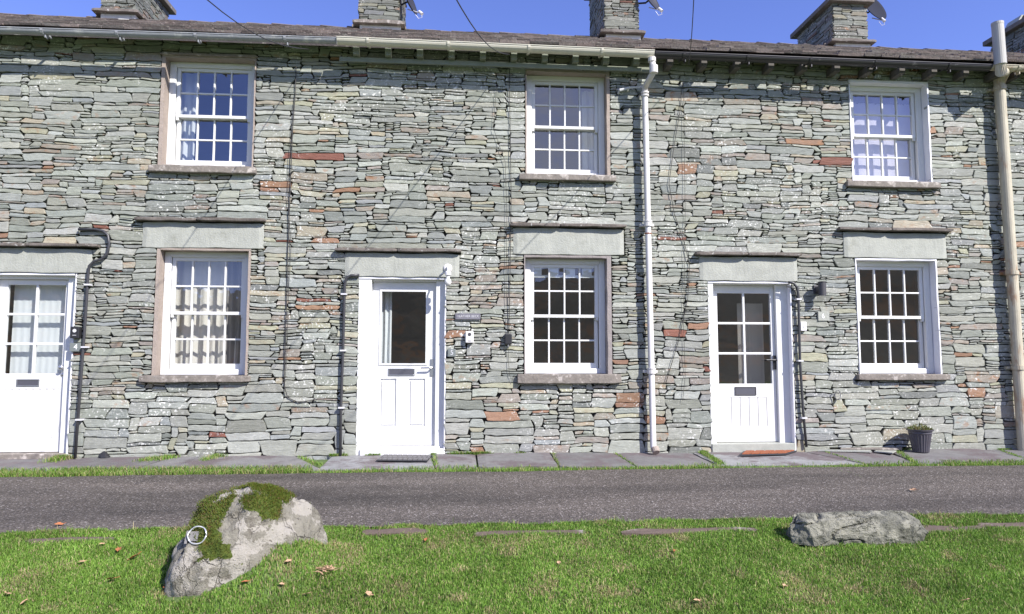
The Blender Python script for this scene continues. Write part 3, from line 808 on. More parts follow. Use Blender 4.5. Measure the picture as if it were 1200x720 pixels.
# white downpipe
p0 = W(764, 69, YG-.02); p1 = W(766, 84, YG-.02); p2 = W(755.5, 103, 7.90); p3 = W(765.5, 522, 7.90)
mb = MB(); mb.tube([p0, p1, p1.lerp(p2, .12), p1.lerp(p2, .9), p2, p2+Vector((0,0,-.08)), Vector((p3.x, p3.y, .10)), Vector((p3.x, p3.y-.03, .055))], .036, 14)
dp = mb.build('downpipe', M['pipe_w'], houses[1], smooth=True)
mb = MB()
collar(mb, p1+Vector((0,0,-.02)), .050, .09); collar(mb, p0+Vector((0,0,-.04)), .046, .05)
mb.build('pipe_socket', M['pipe_w'], dp, smooth=False)
for py in (110, 113.5): mb = MB(); collar(mb, W(755.7, py, 7.90), .049, .02); mb.build('pipe_collar', M['pipe_w'], dp)
for py in (270, 441):
    f = (py-103)/(522-103); p = p2.lerp(p3, f); mb = MB(); collar(mb, p, .050, .055); collar(mb, p+Vector((0,0,.055)), .054, .012)
    mb.box(p.x-.085, p.x+.085, p.y+.035, YW-.0, p.z+.01, p.z+.04); mb.build('pipe_bracket', M['pipe_w'], dp)
p = p2.lerp(p3, .42); mb = MB(); collar(mb, p, .0412, .012); mb.build('rust_band', M['matr'], dp)
mb = MB()   # shoe
mb.tube([(p3.x+.01, p3.y-.03, .075), (p3.x+.015, p3.y-.07, .03)], [.046, .042], 12); mb.build('shoe', M['reveal_b'], dp)
# rust-stained soil pipe with vent, at the right boundary
q0 = W(1170.5, 90, 7.90); q1 = W(1197.5, 500, 7.90)
xa = q0.x; xb = W(1198, 500, 7.90).x
mb = MB(); ztop = W(1172, 84, 7.90).z
mb.tube([(xa, 7.90, ztop), (xb, 7.90, .0)], .062, 18)
sp = mb.build('soil_pipe', M['pipe_r'], houses[2], smooth=False)
mb = MB(); tz = W(1170, 27, 7.62).z; bz = W(1170, 76, 7.62).z
px_ = W(1170.5, 50, 7.62).x
mb.tube([(px_+.005, 7.62, bz+.0), (px_-.004, 7.62, tz)], .066, 20); mb.lathe([(.068,0),(.068,.03)], (px_-.004, 7.62, tz-.03), n=20)
mb.build('vent_pipe', M['pipe_s'], sp, smooth=False)
mb = MB()
mb.tube([(px_+.005, 7.62, bz+.03), (px_+.005, 7.62, bz-.09), (xa, 7.80, ztop-.05), (xa, 7.90, ztop-.15)], .063, 18); mb.build('bend', M['pipe_r'], sp)
for zz in (ztop-.25, 2.15, .98):
    f = (ztop-zz)/ztop; mb = MB(); collar(mb, (xa+(xb-xa)*f, 7.90, zz), .074, .05, 18); mb.box(xa+(xb-xa)*f-.10, xa+(xb-xa)*f+.10, 7.95, YW, zz+.01, zz+.04); mb.build('pipe_bracket', M['pipe_r'], sp)

# black conduits beside the doors
def conduit(pts, label, clips, r=.0155, y=7.958, extra=None):
    P = [W(a, b, y) for a, b in pts]
    P[-1].z = max(0.0, P[-1].z)
    root = MB(); root.tube(P, r, 10)
    o = root.build('conduit_pipe', M['pipe_k'], smooth=True, label=label, cat='pipe', group='black conduits beside the doors')
    for (cx_, cy_) in clips:
        p = W(cx_, cy_, y); mb = MB(); mb.box(p.x-.032, p.x+.032, y-.026, y+.035, p.z-.009, p.z+.009); mb.build('clip', M['clip'], o)
    return o
conduit([(92, 269), (112, 269), (121, 271), (126.5, 276), (128, 286), (126, 297), (119, 304), (110, 306.5), (104.5, 312), (103, 324), (100, 375), (94, 455), (88, 537)],
        'black pipe with swan neck top beside the number four plate', [(103, 334), (99.5, 407), (93, 492)])
conduit([(421, 322.5), (411, 323), (406, 326), (404, 334), (402, 411), (399.5, 480), (399, 534)], 'straight black pipe left of the middle white door', [(403, 345), (402, 411), (400, 478)])
o = conduit([(924, 331), (930, 332), (934, 337), (935.5, 346), (937.5, 424), (941, 480), (945, 524)], 'black pipe leaning slightly right of the six pane door', [(935.5, 351), (937.5, 423), (942, 490)])
mb = MB(); mb.tube([W(a, b, 7.97) for a, b in ((922, 336), (928, 337), (932, 342), (934, 352))], .007, 6); mb.build('cable_tail', M['cable'], o)

# cables on the wall
def cable(pts, label, r=.0042, y=7.974, m='cable', sub=()):
    P = []
    for a in pts: P.append(W(a[0], a[1], a[2] if len(a) > 2 else y))
    mb = MB(); mb.tube(P, r, 6)
    o = mb.build('cable', M[m], smooth=True, label=label, cat='cable', group='cables running down the wall')
    for s_ in sub:
        mb = MB(); mb.tube([W(a[0], a[1], y-.004) for a in s_], r*.6, 5); mb.build('strand', M[m], o)
    return o
cable([(347, 78), (346, 110), (343, 150), (341, 200), (339, 250), (337, 300), (336, 350), (334, 400), (333, 452), (337, 466), (350, 472), (372, 468)],
      'pair of black cables between the left windows and the middle door', .005, sub=[[(344, 120), (339, 190), (337, 230), (341, 290), (338, 340), (336, 420), (333, 460)]])
cable([(597, 66), (597, 110), (598, 160), (599, 230), (598, 300), (597, 360), (596, 395)], 'black cable dropping to the small dark box left of the middle ground floor window', .0042,
      sub=[[(582, 100), (578, 150), (592, 190), (594, 250), (593, 330), (595, 395)], [(596, 404), (596, 425), (597, 440), (601, 448), (604, 438)]])
cable([(800, 96), (797, 130), (790, 170), (784, 215), (790, 250), (802, 285), (808, 310), (806, 350), (795, 400), (780, 450)], 'thin black cable wandering down beside the white downpipe', .004,
      sub=[[(801, 96), (802, 180), (803, 250), (802, 310), (801, 380), (803, 440), (800, 470)]])
# overhead service wires, running off to poles outside the view
def wire(pts, label, r=.006):
    P = [W(*a) for a in pts]; Q = []
    for i in range(len(P)-1):
        for t in range(12):
            f = t/12; p = P[i].lerp(P[i+1], f); p.z -= .18*math.sin(math.pi*f)*(1 if i == 0 and len(P) == 2 else .3); Q.append(p)
    Q.append(P[-1])
    mb = MB(); mb.tube(Q, r, 6)
    return mb.build('overhead_wire', M['cable'], smooth=True, label=label, cat='wire', group='overhead wires meeting the eaves')
wire([(362, 58, 7.72), (150, -85, 3.5)], 'overhead wire slanting down to the grey gutter of the left cottage', .0045)
wire([(597, 64, 7.72), (500, -65, 3.5)], 'overhead wire slanting down to the cream gutter', .0045)
wire([(807, 76, 7.72), (818, -120, 4.0)], 'overhead wire dropping almost straight to the black gutter', .0045)

# ------------------------------------------------------------------ small things on the wall
def boxthing(name, l, r_, t_, b, th, m, label, cat, group=None, bev=.006, y=YW-.02):
    a = W(l, (t_+b)/2, y-th); c = W(r_, (t_+b)/2, y-th); z0 = W((l+r_)/2, b, y-th).z; z1 = W((l+r_)/2, t_, y-th).z
    mb = MB(); mb.box(a.x, c.x, y-th, y+.02, z0, z1)
    return mb.build(name, m, label=label, cat=cat, group=group, bevel=bev), (a.x, c.x, z0, z1, y-th)
def text(par, s_, size, x, y, z, m, sx=1, name='lettering', align='CENTER'):
    c = bpy.data.curves.new(name, 'FONT'); c.body = s_; c.size = size; c.align_x = align; c.align_y = 'CENTER'; c.extrude = .0015
    tmp = bpy.data.objects.new('tmp', c); me = bpy.data.meshes.new_from_object(tmp); bpy.data.objects.remove(tmp)
    o = bpy.data.objects.new(name, me); COL.objects.link(o); me.materials.clear(); me.materials.append(m)
    o.parent = par; o.location = Vector((x, y, z))-ORG[par.name]; o.rotation_euler = (math.pi/2, 0, 0); o.scale = (sx, 1, 1)
    return o
o, q = boxthing('key_safe', 82, 92.5, 383, 396.5, .045, M['black'], 'black key safe above the number four plate', 'key safe', 'key safes by the doors')
mb = MB(); mb.lathe([(.020,0),(.020,.003)], ((q[0]+q[1])/2, q[4], q[3]-.045), (0,-1,0), 16); mb.box((q[0]+q[1])/2-.02, (q[0]+q[1])/2+.02, q[4]-.003, q[4], q[2]+.03, q[2]+.035); mb.build('dial', M['clip'], o)
o, q = boxthing('house_number', 81.5, 94.5, 402, 412, .012, M['plate'], 'slate plate with a white figure four', 'house number', 'house numbers', bev=.001)
text(o, '4', .085, (q[0]+q[1])/2+.005, q[4]-.001, (q[2]+q[3])/2, M['letter'])
o, q = boxthing('key_safe', 545.5, 555, 388.5, 402, .05, M['lamp_w'], 'white key safe right of the middle door', 'key safe', 'key safes by the doors', bev=.01)
mb = MB(); mb.lathe([(.020,0),(.020,.003)], ((q[0]+q[1])/2, q[4], q[3]-.035), (0,-1,0), 16); mb.box((q[0]+q[1])/2-.018, (q[0]+q[1])/2+.018, q[4]-.003, q[4], q[2]+.02, q[2]+.026); mb.build('dial', M['lamp_d'], o)
o, q = boxthing('house_number', 525, 534, 409, 418, .010, M['plate'], 'plain slate plate with a faint worn figure five', 'house number', 'house numbers', bev=.001)
text(o, '5', .08, (q[0]+q[1])/2, q[4]-.001, (q[2]+q[3])/2, M['lettera'])
o, q = boxthing('name_plate', 533.5, 563, 367.5, 374.5, .006, M['platel'], 'narrow grey name plate right of the middle door', 'name plate', bev=.001)
text(o, 'HEATHER BECK', .040, (q[0]+q[1])/2, q[4]-.001, (q[2]+q[3])/2, M['lettera'], .92)
o, q = boxthing('doorbell', 938.5, 945.5, 377.5, 388, .03, M['lamp_w'], 'small white bell box beside the leaning black pipe', 'doorbell', bev=.006)
mb = MB(); mb.lathe([(.012,0),(.012,.004)], ((q[0]+q[1])/2, q[4], (q[2]+q[3])/2), (0,-1,0), 12); mb.build('button', M['clip'], o)
o, q = boxthing('house_number', 959, 972, 365.5, 376, .010, M['lintel'], 'slate plate with a white figure six under the dark wall lamp', 'house number', 'house numbers', bev=.001)
text(o, '6', .085, (q[0]+q[1])/2-.01, q[4]-.001, (q[2]+q[3])/2, M['letter'])
o, q = boxthing('junction_box', 591.5, 600, 391, 404, .05, M['black'], 'small dark box on the cable left of the middle window', 'junction box', bev=.012)
mb = MB(); mb.lathe([(.012,0),(.012,.03)], ((q[0]+q[1])/2, q[4]+.02, q[2]-.028), (0,0,1), 10); mb.build('gland', M['cableg'], o)

# cylinder wall lamp
p = W(963.5, 338.5, 7.87); lr = empty('wall_lamp', (p.x, YW-.01, p.z-.08), 'dark cylindrical wall lamp between the right door and window', 'wall lamp', 'wall lamps')
mb = MB(); mb.lathe([(.044,-.085),(.044,.075),(.050,.077),(.050,.085)], (p.x, 7.87, p.z), n=24); mb.build('lamp_shade', M['lamp_d'], lr, bevel=.003)
mb = MB(); mb.box(p.x-.03, p.x+.03, 7.90, YW-.005, p.z-.03, p.z+.03); mb.box(p.x-.045, p.x+.045, YW-.022, YW+.01, p.z-.055, p.z+.055); mb.build('bracket', M['lamp_d'], lr, bevel=.004)
mb = MB(); mb.lathe([(.036,0),(.036,.004)], (p.x, 7.87, p.z-.0885), n=20); mb.build('lens', M['lampglass'], lr)
# white bulkhead-style coach lamp by middle door
p = W(524.5, 314, 7.93); lr = empty('wall_lamp', (p.x, YW-.02, p.z-.2), 'white enamel wall lamp with hanging bulb at the middle door lintel', 'wall lamp', 'wall lamps')
mb = MB(); mb.lathe([(.052,0),(.052,.015),(.040,.03),(.018,.036),(.018,.05)], (p.x, YW-.015, p.z), (0,-1,0), 22); mb.build('back_plate', M['lamp_w'], lr)
mb = MB(); mb.tube([(p.x, 7.94, p.z), (p.x+.004, 7.87, p.z+.02), (p.x+.006, 7.835, p.z-.02), (p.x+.008, 7.83, p.z-.06)], .012, 8)
mb.tube([(p.x-.012, 7.96, p.z-.03), (p.x-.05, 7.965, p.z-.06), (p.x-.085, 7.968, p.z-.075)], .006, 6); mb.build('arm', M['lamp_w'], lr)
mb = MB(); mb.lathe([(.018,0),(.034,-.02),(.036,-.05),(.028,-.055)], (p.x+.008, 7.83, p.z-.05), (0,0,1), 18); mb.build('lamp_holder', M['lamp_w'], lr)
mb = MB(); mb.lathe([(.018,-.0),(.020,-.03),(.036,-.055),(.040,-.08),(.030,-.105),(.008,-.118)], (p.x+.008, 7.83, p.z-.105), (0,0,1), 18); mb.build('bulb', M['lampglass'], lr, smooth=True)
# old strap bracket left of the downpipe head
a, b = W(726, 106, 7.95), W(753, 102, 7.93); mb = MB(); mb.tube([a, a.lerp(b, .5)+Vector((0,0,.012)), b], [.02,.012,.010], 8); mb.tube([a+Vector((-.01,.04,.03)), a, a+Vector((-.01,.04,-.03))], .012, 6)
mb.build('strap_bracket', M['clip'], label='pale iron strap bracket reaching left from the white downpipe', cat='bracket')
# little wire loop under the right window
c = W(982, 463, 7.95); mb = MB(); mb.tube([(c.x+.035*math.cos(t/14*2*math.pi), 7.95+.01*math.sin(t), c.z+.06*math.sin(t/14*2*math.pi)) for t in range(15)], .005, 6)
mb.build('wire_loop', M['cableg'], label='small loop of wire on the wall below left of the right window', cat='wire loop')

# satellite dishes on the chimneys
def dish(cx, cy, Y, yawd, rad, m, label, chx, lnb, tiltd=20):
    p = W(cx, cy, Y); rt = empty('satellite_dish', tuple(p), label, 'satellite dish', 'satellite dishes on the chimneys')
    az = R(yawd); ax = Vector((math.sin(az)*math.cos(R(tiltd)), -math.cos(az)*math.cos(R(tiltd)), math.sin(R(tiltd)))).normalized()
    mb = MB(); prof = [(max(.001, rad*t/8), .10*(t/8)**2*rad*2) for t in range(9)]
    prof2 = prof+[(rad, prof[-1][1]-.012)]+[(rad*t/8, .10*(t/8)**2*rad*2-.014) for t in range(7, 0, -1)]
    mb.lathe(prof2, p, ax, 28); mb.build('reflector', m, rt, smooth=True)
    fp = p+ax*.10+Vector((0,0,-.02)); q = W(lnb[0], lnb[1], Y-.12)
    mb = MB(); mb.tube([p-ax*.01+Vector((0,0,-rad*.55)), q], .009, 6); mb.build('arm', M['clip'], rt)
    mb = MB(); d = (p-q).normalized(); mb.tube([q-d*.02, q+d*.07], [.028,.020], 10); mb.tube([q+Vector((0,0,-.01)), q+Vector((.01,0,-.07)), q+Vector((-.05,0,-.09)), q+Vector((-.1,0,-.02))], .004, 5)
    mb.build('receiver', M['lamp_w'], rt)
    mb = MB(); mb.tube([p-ax*.02, p-ax*.08, Vector((chx, Y+.05, p.z-.05))], .016, 8); mb.build('mount', M['black'], rt)
cxr = [W(c[2], 40, YC).x for c in CH]
dish(478.5, 2, 11.2, 72, .24, M['dish'], 'satellite dish seen nearly edge on beside the second chimney', cxr[1], (494, 16), 18)
dish(761, 0, 11.1, 45, .24, M['dish'], 'satellite dish cut by the top edge beside the middle chimney', cxr[2], (775, 12.5), 22)
dish(1022, 11, 11.45, 22, .29, M['dish_g'], 'round grey satellite dish on the chimney above the right window', cxr[3], (1036, 24.5), 20)

# ------------------------------------------------------------------ curtains and blinds behind the glass
def drape(name, x0, x1, z0, z1, y, m, label, folds=7, amp=.022, scallop=0, cat='curtain', ph=0):
    mb = MB(); n = folds*10; rows = 10; ids = []
    for j in range(rows+1):
        z = z1+(z0-z1)*j/rows; ro = []
        for i in range(n+1):
            f = i/n; x = x0+(x1-x0)*f
            yy = y+amp*math.sin(f*folds*2*math.pi+ph+.25*math.sin(j*.5+f*5))*(0.6+.4*j/rows)
            zz = z+(scallop*abs(math.sin(f*folds*math.pi)) if j == rows else 0)
            ro.append(mb.vert((x, yy, zz)))
        ids.append(ro)
    for A, B in zip(ids, ids[1:]):
        for i in range(n): mb.face((A[i], A[i+1], B[i+1], B[i]))
    return mb.build(name, m, smooth=True, label=label, cat=cat)
x0, x1, z0, z1 = OP['l1']
drape('curtain', x0+.08, x0+.80, z0+.02, z1-.05, YW+.36, M['curtain'], 'pale pleated curtain behind the lower left window', 6, .014)
drape('curtain', x1-.36, x1-.02, z0+.02, z1-.05, YW+.33, M['curtaing'], 'grey gathered curtain at the right of the lower left window', 4, .03)
x0, x1, z0, z1 = OP['u1']
drape('curtain', x0+.06, x0+.26, z0+.03, z1-.05, YW+.36, M['net'], 'white curtain drawn aside in the upper left window', 2, .02)
x0, x1, z0, z1 = OP['u3']
drape('curtain', x0+.02, x1-.03, z0+.02, z1-.06, YW+.285, M['curtainl'], 'lilac white curtain filling the upper right window', 6, .003)
drape('curtain', x0+.02, x1-.02, z1-.20, z1-.04, YW+.272, M['curtaing'], 'grey scalloped pelmet above the lilac curtain', 8, .003, scallop=.03)
x0, x1, z0, z1 = OP['u2']
drape('curtain', x1-.28, x1-.04, z0+.02, z1-.1, YW+.36, M['net'], 'white curtain at the right side of the upper middle window', 3, .02)
x0, x1, z0, z1 = OP['l2']
mb = MB(); zt, zb_ = z1-.085, z1-.245; n = 8; xx0, xx1 = x0+.10, x1-.12
mb.box(xx0, xx1, YW+.182, YW+.186, zt-.045, zt)
for i in range(n):
    a = xx0+(xx1-xx0)*i/n
    if i % 2 == 0: mb.box(a+.01, a+(xx1-xx0)/n*1.25, YW+.182, YW+.186, zb_+.028, zt-.0452)
mb.box(xx0, xx1, YW+.182, YW+.186, zb_, zb_+.0278)
mb.build('cafe_curtain', M['net'], label='short white cafe blind across the top of the lower middle window', cat='blind')
dx = g2
drape('curtain', dx[8]-.02, dx[8]+.10, dx[10]-.05, dx[11]+.02, YW+.30, M['net'], 'white curtain at the edge of the middle door glass', 2, .02)
dx = g1
drape('curtain', dx[8]-.01, dx[9]+.02, dx[10]-.05, dx[11]+.02, YW+.24, M['net'], 'white net behind the panes of the number four door', 9, .002)
dx = g3
mb = MB()
for i in range(8):
    a = dx[9]-.30+i*.042; mb.hexa([(a, YW+.42, dx[10]-.2), (a+.034, YW+.40, dx[10]-.2), (a+.034, YW+.402, dx[10]-.2), (a, YW+.422, dx[10]-.2), (a, YW+.42, dx[11]-.1), (a+.034, YW+.40, dx[11]-.1), (a+.034, YW+.402, dx[11]-.1), (a, YW+.422, dx[11]-.1)])
mb.build('slatted_blind', M['blind'], label='beige vertical slats behind the right panes of the six pane door', cat='blind')

# ------------------------------------------------------------------ ground, road, path
def vnoise(x, y, s, seed=0):
    """vectorised value noise, 0..1"""
    x = np.asarray(x)*s+seed*17.3; y = np.asarray(y)*s+seed*9.1
    xi = np.floor(x).astype(np.int64); yi = np.floor(y).astype(np.int64); fx = x-xi; fy = y-yi
    fx = fx*fx*(3-2*fx); fy = fy*fy*(3-2*fy)
    def hsh(a, b):
        n = (a*374761393+b*668265263+seed*1013) & 0x7fffffff; n = ((n ^ (n >> 13))*1274126177) & 0x7fffffff
        return ((n ^ (n >> 16)) & 0xffff)/65535.0
    return (hsh(xi, yi)*(1-fx)+hsh(xi+1, yi)*fx)*(1-fy)+(hsh(xi, yi+1)*(1-fx)+hsh(xi+1, yi+1)*fx)*fy
def lawn_h(x, y):
    k = np.clip((4.9-np.asarray(y))/.3, 0, 1)
    return g0(x, y)+k*((vnoise(x, y, 2.2, 3)-.5)*.05+(vnoise(x, y, 7, 4)-.5)*.018)
def road_front(x): return 4.97+.06*(vnoise(x, x*0, 1.3, 8)-.5)+.06*(vnoise(x, x*0, 5, 9)-.5)+.03*(vnoise(x, x*0, 17, 10)-.5)+.0*x
def road_back(x): return 7.03+.05*(vnoise(x, x*0, 1.1, 18)-.5)+.03*(vnoise(x, x*0, 5, 19)-.5)
def sheet(name, xs, ys, zf, m, kind, yf=None):
    XX, YY = np.meshgrid(xs, ys)
    if yf is not None: YY = yf(XX, YY)
    ZZ = zf(XX, YY); nx, ny = len(xs), len(ys)
    V = np.stack([XX, YY, ZZ], -1).reshape(-1, 3)
    i = np.arange(nx*ny).reshape(ny, nx); Fq = np.stack([i[:-1,:-1], i[:-1,1:], i[1:,1:], i[1:,:-1]], -1).reshape(-1, 4)
    me = bpy.data.meshes.new(name); me.from_pydata(V.tolist(), [], Fq.tolist()); me.materials.append(m)
    me.polygons.foreach_set('use_smooth', [True]*len(me.polygons))
    o = bpy.data.objects.new(name, me); COL.objects.link(o); o['kind'] = kind
    return o
def turf_mat():
    m = mat('turf_soil', (.09,.14,.035), .95, var=.35, vscale=5, bump=.8, bscale=30, dirt=((.15,.12,.06), 3.5, .60, .15), bdist=.02)
    return m
def asphalt_mat():
    m = bpy.data.materials.new('worn_asphalt'); m.use_nodes = True; t = m.node_tree; L = t.links.new
    p = t.nodes['Principled BSDF']; p.inputs['Roughness'].default_value = .88
    tc = N(t, 'ShaderNodeTexCoord')
    def nz(s, d=4, r=.6, st=None):
        n = N(t, 'ShaderNodeTexNoise'); n.inputs['Scale'].default_value = s; n.inputs['Detail'].default_value = d; n.inputs['Roughness'].default_value = r
        mp = N(t, 'ShaderNodeMapping'); mp.inputs['Scale'].default_value = st or (1,1,1); L(tc.outputs['Object'], mp.inputs[0]); L(mp.outputs[0], n.inputs['Vector']); return n.outputs[0]
    v = N(t, 'ShaderNodeTexVoronoi'); v.inputs['Scale'].default_value = 95; L(tc.outputs['Object'], v.inputs['Vector'])
    sep = N(t, 'ShaderNodeSeparateColor'); L(v.outputs['Color'], sep.inputs[0])
    cr = N(t, 'ShaderNodeValToRGB'); e = cr.color_ramp.elements
    e[0].position = 0; e[0].color = (.036,.031,.027,1); e[1].position = 1; e[1].color = (.30,.275,.26,1)
    q = e.new(.55); q.color = (.086,.072,.060,1); q = e.new(.90); q.color = (.122,.104,.09,1)
    L(sep.outputs[0], cr.inputs[0])
    r = N(t, 'ShaderNodeMapRange'); L(nz(1.1, 6, .6, (.22,1.3,1)), r.inputs['Value'])
    for k, a in zip(('From Min','From Max','To Min','To Max'), (.32,.68,.52,1.40)): r.inputs[k].default_value = a
    s_ = N(t, 'ShaderNodeVectorMath', operation='SCALE'); L(cr.outputs[0], s_.inputs[0]); L(r.outputs[0], s_.inputs['Scale'])
    r2 = N(t, 'ShaderNodeMapRange'); L(nz(3.2, 7, .7), r2.inputs['Value'])
    for k, a in zip(('From Min','From Max','To Min','To Max'), (.52,.80,0,.5)): r2.inputs[k].default_value = a
    mx = N(t, 'ShaderNodeMix', data_type='RGBA'); L(r2.outputs[0], mx.inputs[0]); L(s_.outputs[0], mx.inputs[6]); mx.inputs[7].default_value = (.145,.128,.112,1)
    L(mx.outputs[2], p.inputs['Base Color'])
    b = N(t, 'ShaderNodeBump'); b.inputs['Strength'].default_value = .9; b.inputs['Distance'].default_value = .006; L(v.outputs['Distance'], b.inputs['Height']); L(b.outputs[0], p.inputs['Normal'])
    return m
def spaced(segs):
    out = [segs[0][0]]
    for a, b, n in segs: out += list(np.linspace(a, b, n+1)[1:])
    return np.array(out)
gx = spaced([(-600, -40, 14), (-40, -8, 20), (-8, 9, 170), (9, 40, 20), (40, 600, 14)])
gy = spaced([(-600, -20, 16), (-20, 1.5, 24), (1.5, 5.2, 62), (5.2, 8.0, 12), (8.0, 30, 8), (30, 600, 12)])
M['turf'] = turf_mat(); M['asphalt'] = asphalt_mat()
sheet('ground', gx, gy, lambda x, y: lawn_h(x, y)-.006, M['turf'], 'structure')
rx = spaced([(-60, -8, 20), (-8, 9, 120), (9, 60, 20)])
sheet('road', rx, np.linspace(0, 1, 15), lambda x, y: g0(x, y)+.006+.012*(vnoise(x, y, .7, 31)-.5)*np.clip((7-y)*(y-5), 0, 1), M['asphalt'], 'structure',
      yf=lambda x, f: road_front(x)*(1-f)+road_back(x)*f)
# path: a row of slate flags against the wall, front edge irregular
M['flag'] = mat('slate_flag', (.27,.255,.255), .8, attr=True, var=.20, vscale=6, bump=.5, bscale=25, dirt=((.125,.102,.105), 1.6, .48, .10))
# joints surveyed as (x at wall, x at front edge) in photo pixels
JT = [(-330,-420),(-160,-220),(-20,-60),(95,55),(200,150),(345,378),(388,372),(505,510),(558,560),(645,655),(722,745),(812,842),(945,1015),(1040,1075),(1150,1215),(1300,1420),(1450,1600)]
mb = MB()
for i in range(len(JT)-1):
    a0, a1 = W(JT[i][0], 530, 7.97).x, W(JT[i][1], 550, 7.2).x; b0, b1 = W(JT[i+1][0], 530, 7.97).x, W(JT[i+1][1], 550, 7.2).x
    if i == 5: continue
    pale = i in (6, 11); k = .92 if pale else random.uniform(.50, .74)
    c = (.26*k, .262*k if pale else .252*k, .262*k if pale else .248*k, 0)
    yf = 7.17+random.uniform(-.03, .05); yb = YW+.01; nx, ny = 10, 5
    zt = .012+random.uniform(-.008, .010); tx_ = random.uniform(-.008,.008); ids = []
    for jj in range(ny+1):
        fy = jj/ny; ro = []
        for ii in range(nx+1):
            fx = ii/nx; ins = .010
            xl, xr = a1*(1-fy)+a0*fy+ins, b1*(1-fy)+b0*fy-ins
            x = xl+(xr-xl)*fx; y = yf+(yb-yf)*fy
            if jj == 0: y += .035*mnoise.noise(Vector((x*4, i, 0)))
            if jj == 0 and ii in (0, nx): y += .03
            ro.append(mb.vert((x, y, zt+tx_*(fx-.5)-.03*(1-fy)+.006*mnoise.noise(Vector((x*5, y*5, i)))-(.008 if jj == 0 or ii in (0, nx) else 0)), c))
        ids.append(ro)
    for A, B in zip(ids, ids[1:]):
        for ii in range(nx): mb.face((A[ii], A[ii+1], B[ii+1], B[ii]))
    loop = ids[0]+[r[nx] for r in ids[1:]]+ids[-1][-2::-1]+[r[0] for r in ids[-2:0:-1]]
    bk = [mb.vert((mb.v[q][0], mb.v[q][1], -.12), c) for q in loop]
    for q in range(len(loop)): mb.face((loop[q], bk[q], bk[(q+1) % len(loop)], loop[(q+1) % len(loop)]))
mb.build('path', M['flag'], kind='structure')

# hillside behind the viewer and far fells, seen only mirrored in the panes
M['hill'] = mat('autumn_hillside', (.13,.125,.085), .95, var=.7, vscale=.22, dirt=((.24,.14,.06), .15, .50, .10))
def hill_h(x, y):
    r = np.hypot(x, y); k = np.clip((r-45)/90, 0, 1); k = k*k*(3-2*k)
    return -.6+k*(9+12*vnoise(x, y, .012, 5)+7*vnoise(x, y, .05, 6)+2.5*vnoise(x, y, .25, 7))
sheet('hill', np.linspace(-260, 260, 110), np.linspace(-280, -40, 60), hill_h, M['hill'], 'structure')

# ------------------------------------------------------------------ boulders
def boulder(name, px0, px1, base_py, top_py, ycen, prof, depth, m, label, seed, planes, rough=1.0, ex=2.4, shear=0.0, kr=(.80,.97), facet=.0):
    """prof: skyline of the stone as fractions (u 0..1, height 0..1); built as a full solid round that profile"""
    cxw = W((px0+px1)/2, base_py, ycen).x; wx = (W(px1, 610, ycen).x-W(px0, 610, ycen).x)/2
    zt = W((px0+px1)/2, top_py, ycen).z; zb_ = float(np.interp(ycen, PY_, PZ_))-.04; H_ = zt-zb_
    mb = MB(); nu_, nv_ = 170, 90; ids = []
    pu = [p[0] for p in prof]; ph_ = [p[1] for p in prof]
    rsb = random.Random(seed)
    pl = []
    for _ in range(planes):
        n_ = Vector((rsb.uniform(-1,1), rsb.uniform(-1,.6), rsb.uniform(-.1,1))).normalized(); pl.append((n_, rsb.uniform(*kr)))
    def P(th, ph):
        d = Vector((math.cos(th)*math.cos(ph), math.sin(th)*math.cos(ph), math.sin(ph)))
        r = 1.0
        # superellipsoid
        e = (abs(d.x)**ex+abs(d.y)**ex+abs(d.z)**ex)**(-1/ex); q = d*e
        for n_, k in pl:
            s_ = q.dot(n_)
            if s_ > k: q = q-n_*(s_-k)*.9
        x = q.x; hgt = np.interp((x+1)/2, pu, ph_)
        z = q.z*hgt
        v = Vector((cxw+x*wx, ycen+q.y*depth+shear*x*wx, zb_+z*H_))
        nn = (mnoise.fractal(v*3.2+Vector((seed,0,0)), .8, 2.1, 3)*.045+mnoise.fractal(v*11+Vector((seed,4,0)), .8, 2.1, 3)*.020)*rough
        rd = mnoise.noise(v*6+Vector((0,seed,3))); nn -= max(0, .05-abs(rd))*.35*rough
        if facet:
            vd = mnoise.voronoi(Vector((v.x*5.0, v.y*6, v.z*9+v.x*2)))[0]; nn += facet*(.5-vd[0])*.9; vd = mnoise.voronoi(v*17)[0]; nn += facet*.25*(.5-vd[0])
        return v+d*nn
    for j in range(nv_+1):
        ph = -math.pi/2+math.pi*j/nv_; ids.append([mb.vert(P(2*math.pi*i/nu_, ph), (1,1,1,.99)) for i in range(nu_)])
    for A, B in zip(ids, ids[1:]):
        for i in range(nu_): mb.face((A[i], A[(i+1) % nu_], B[(i+1) % nu_], B[i]))
    return mb, (cxw, ycen, zb_, wx, depth, H_)
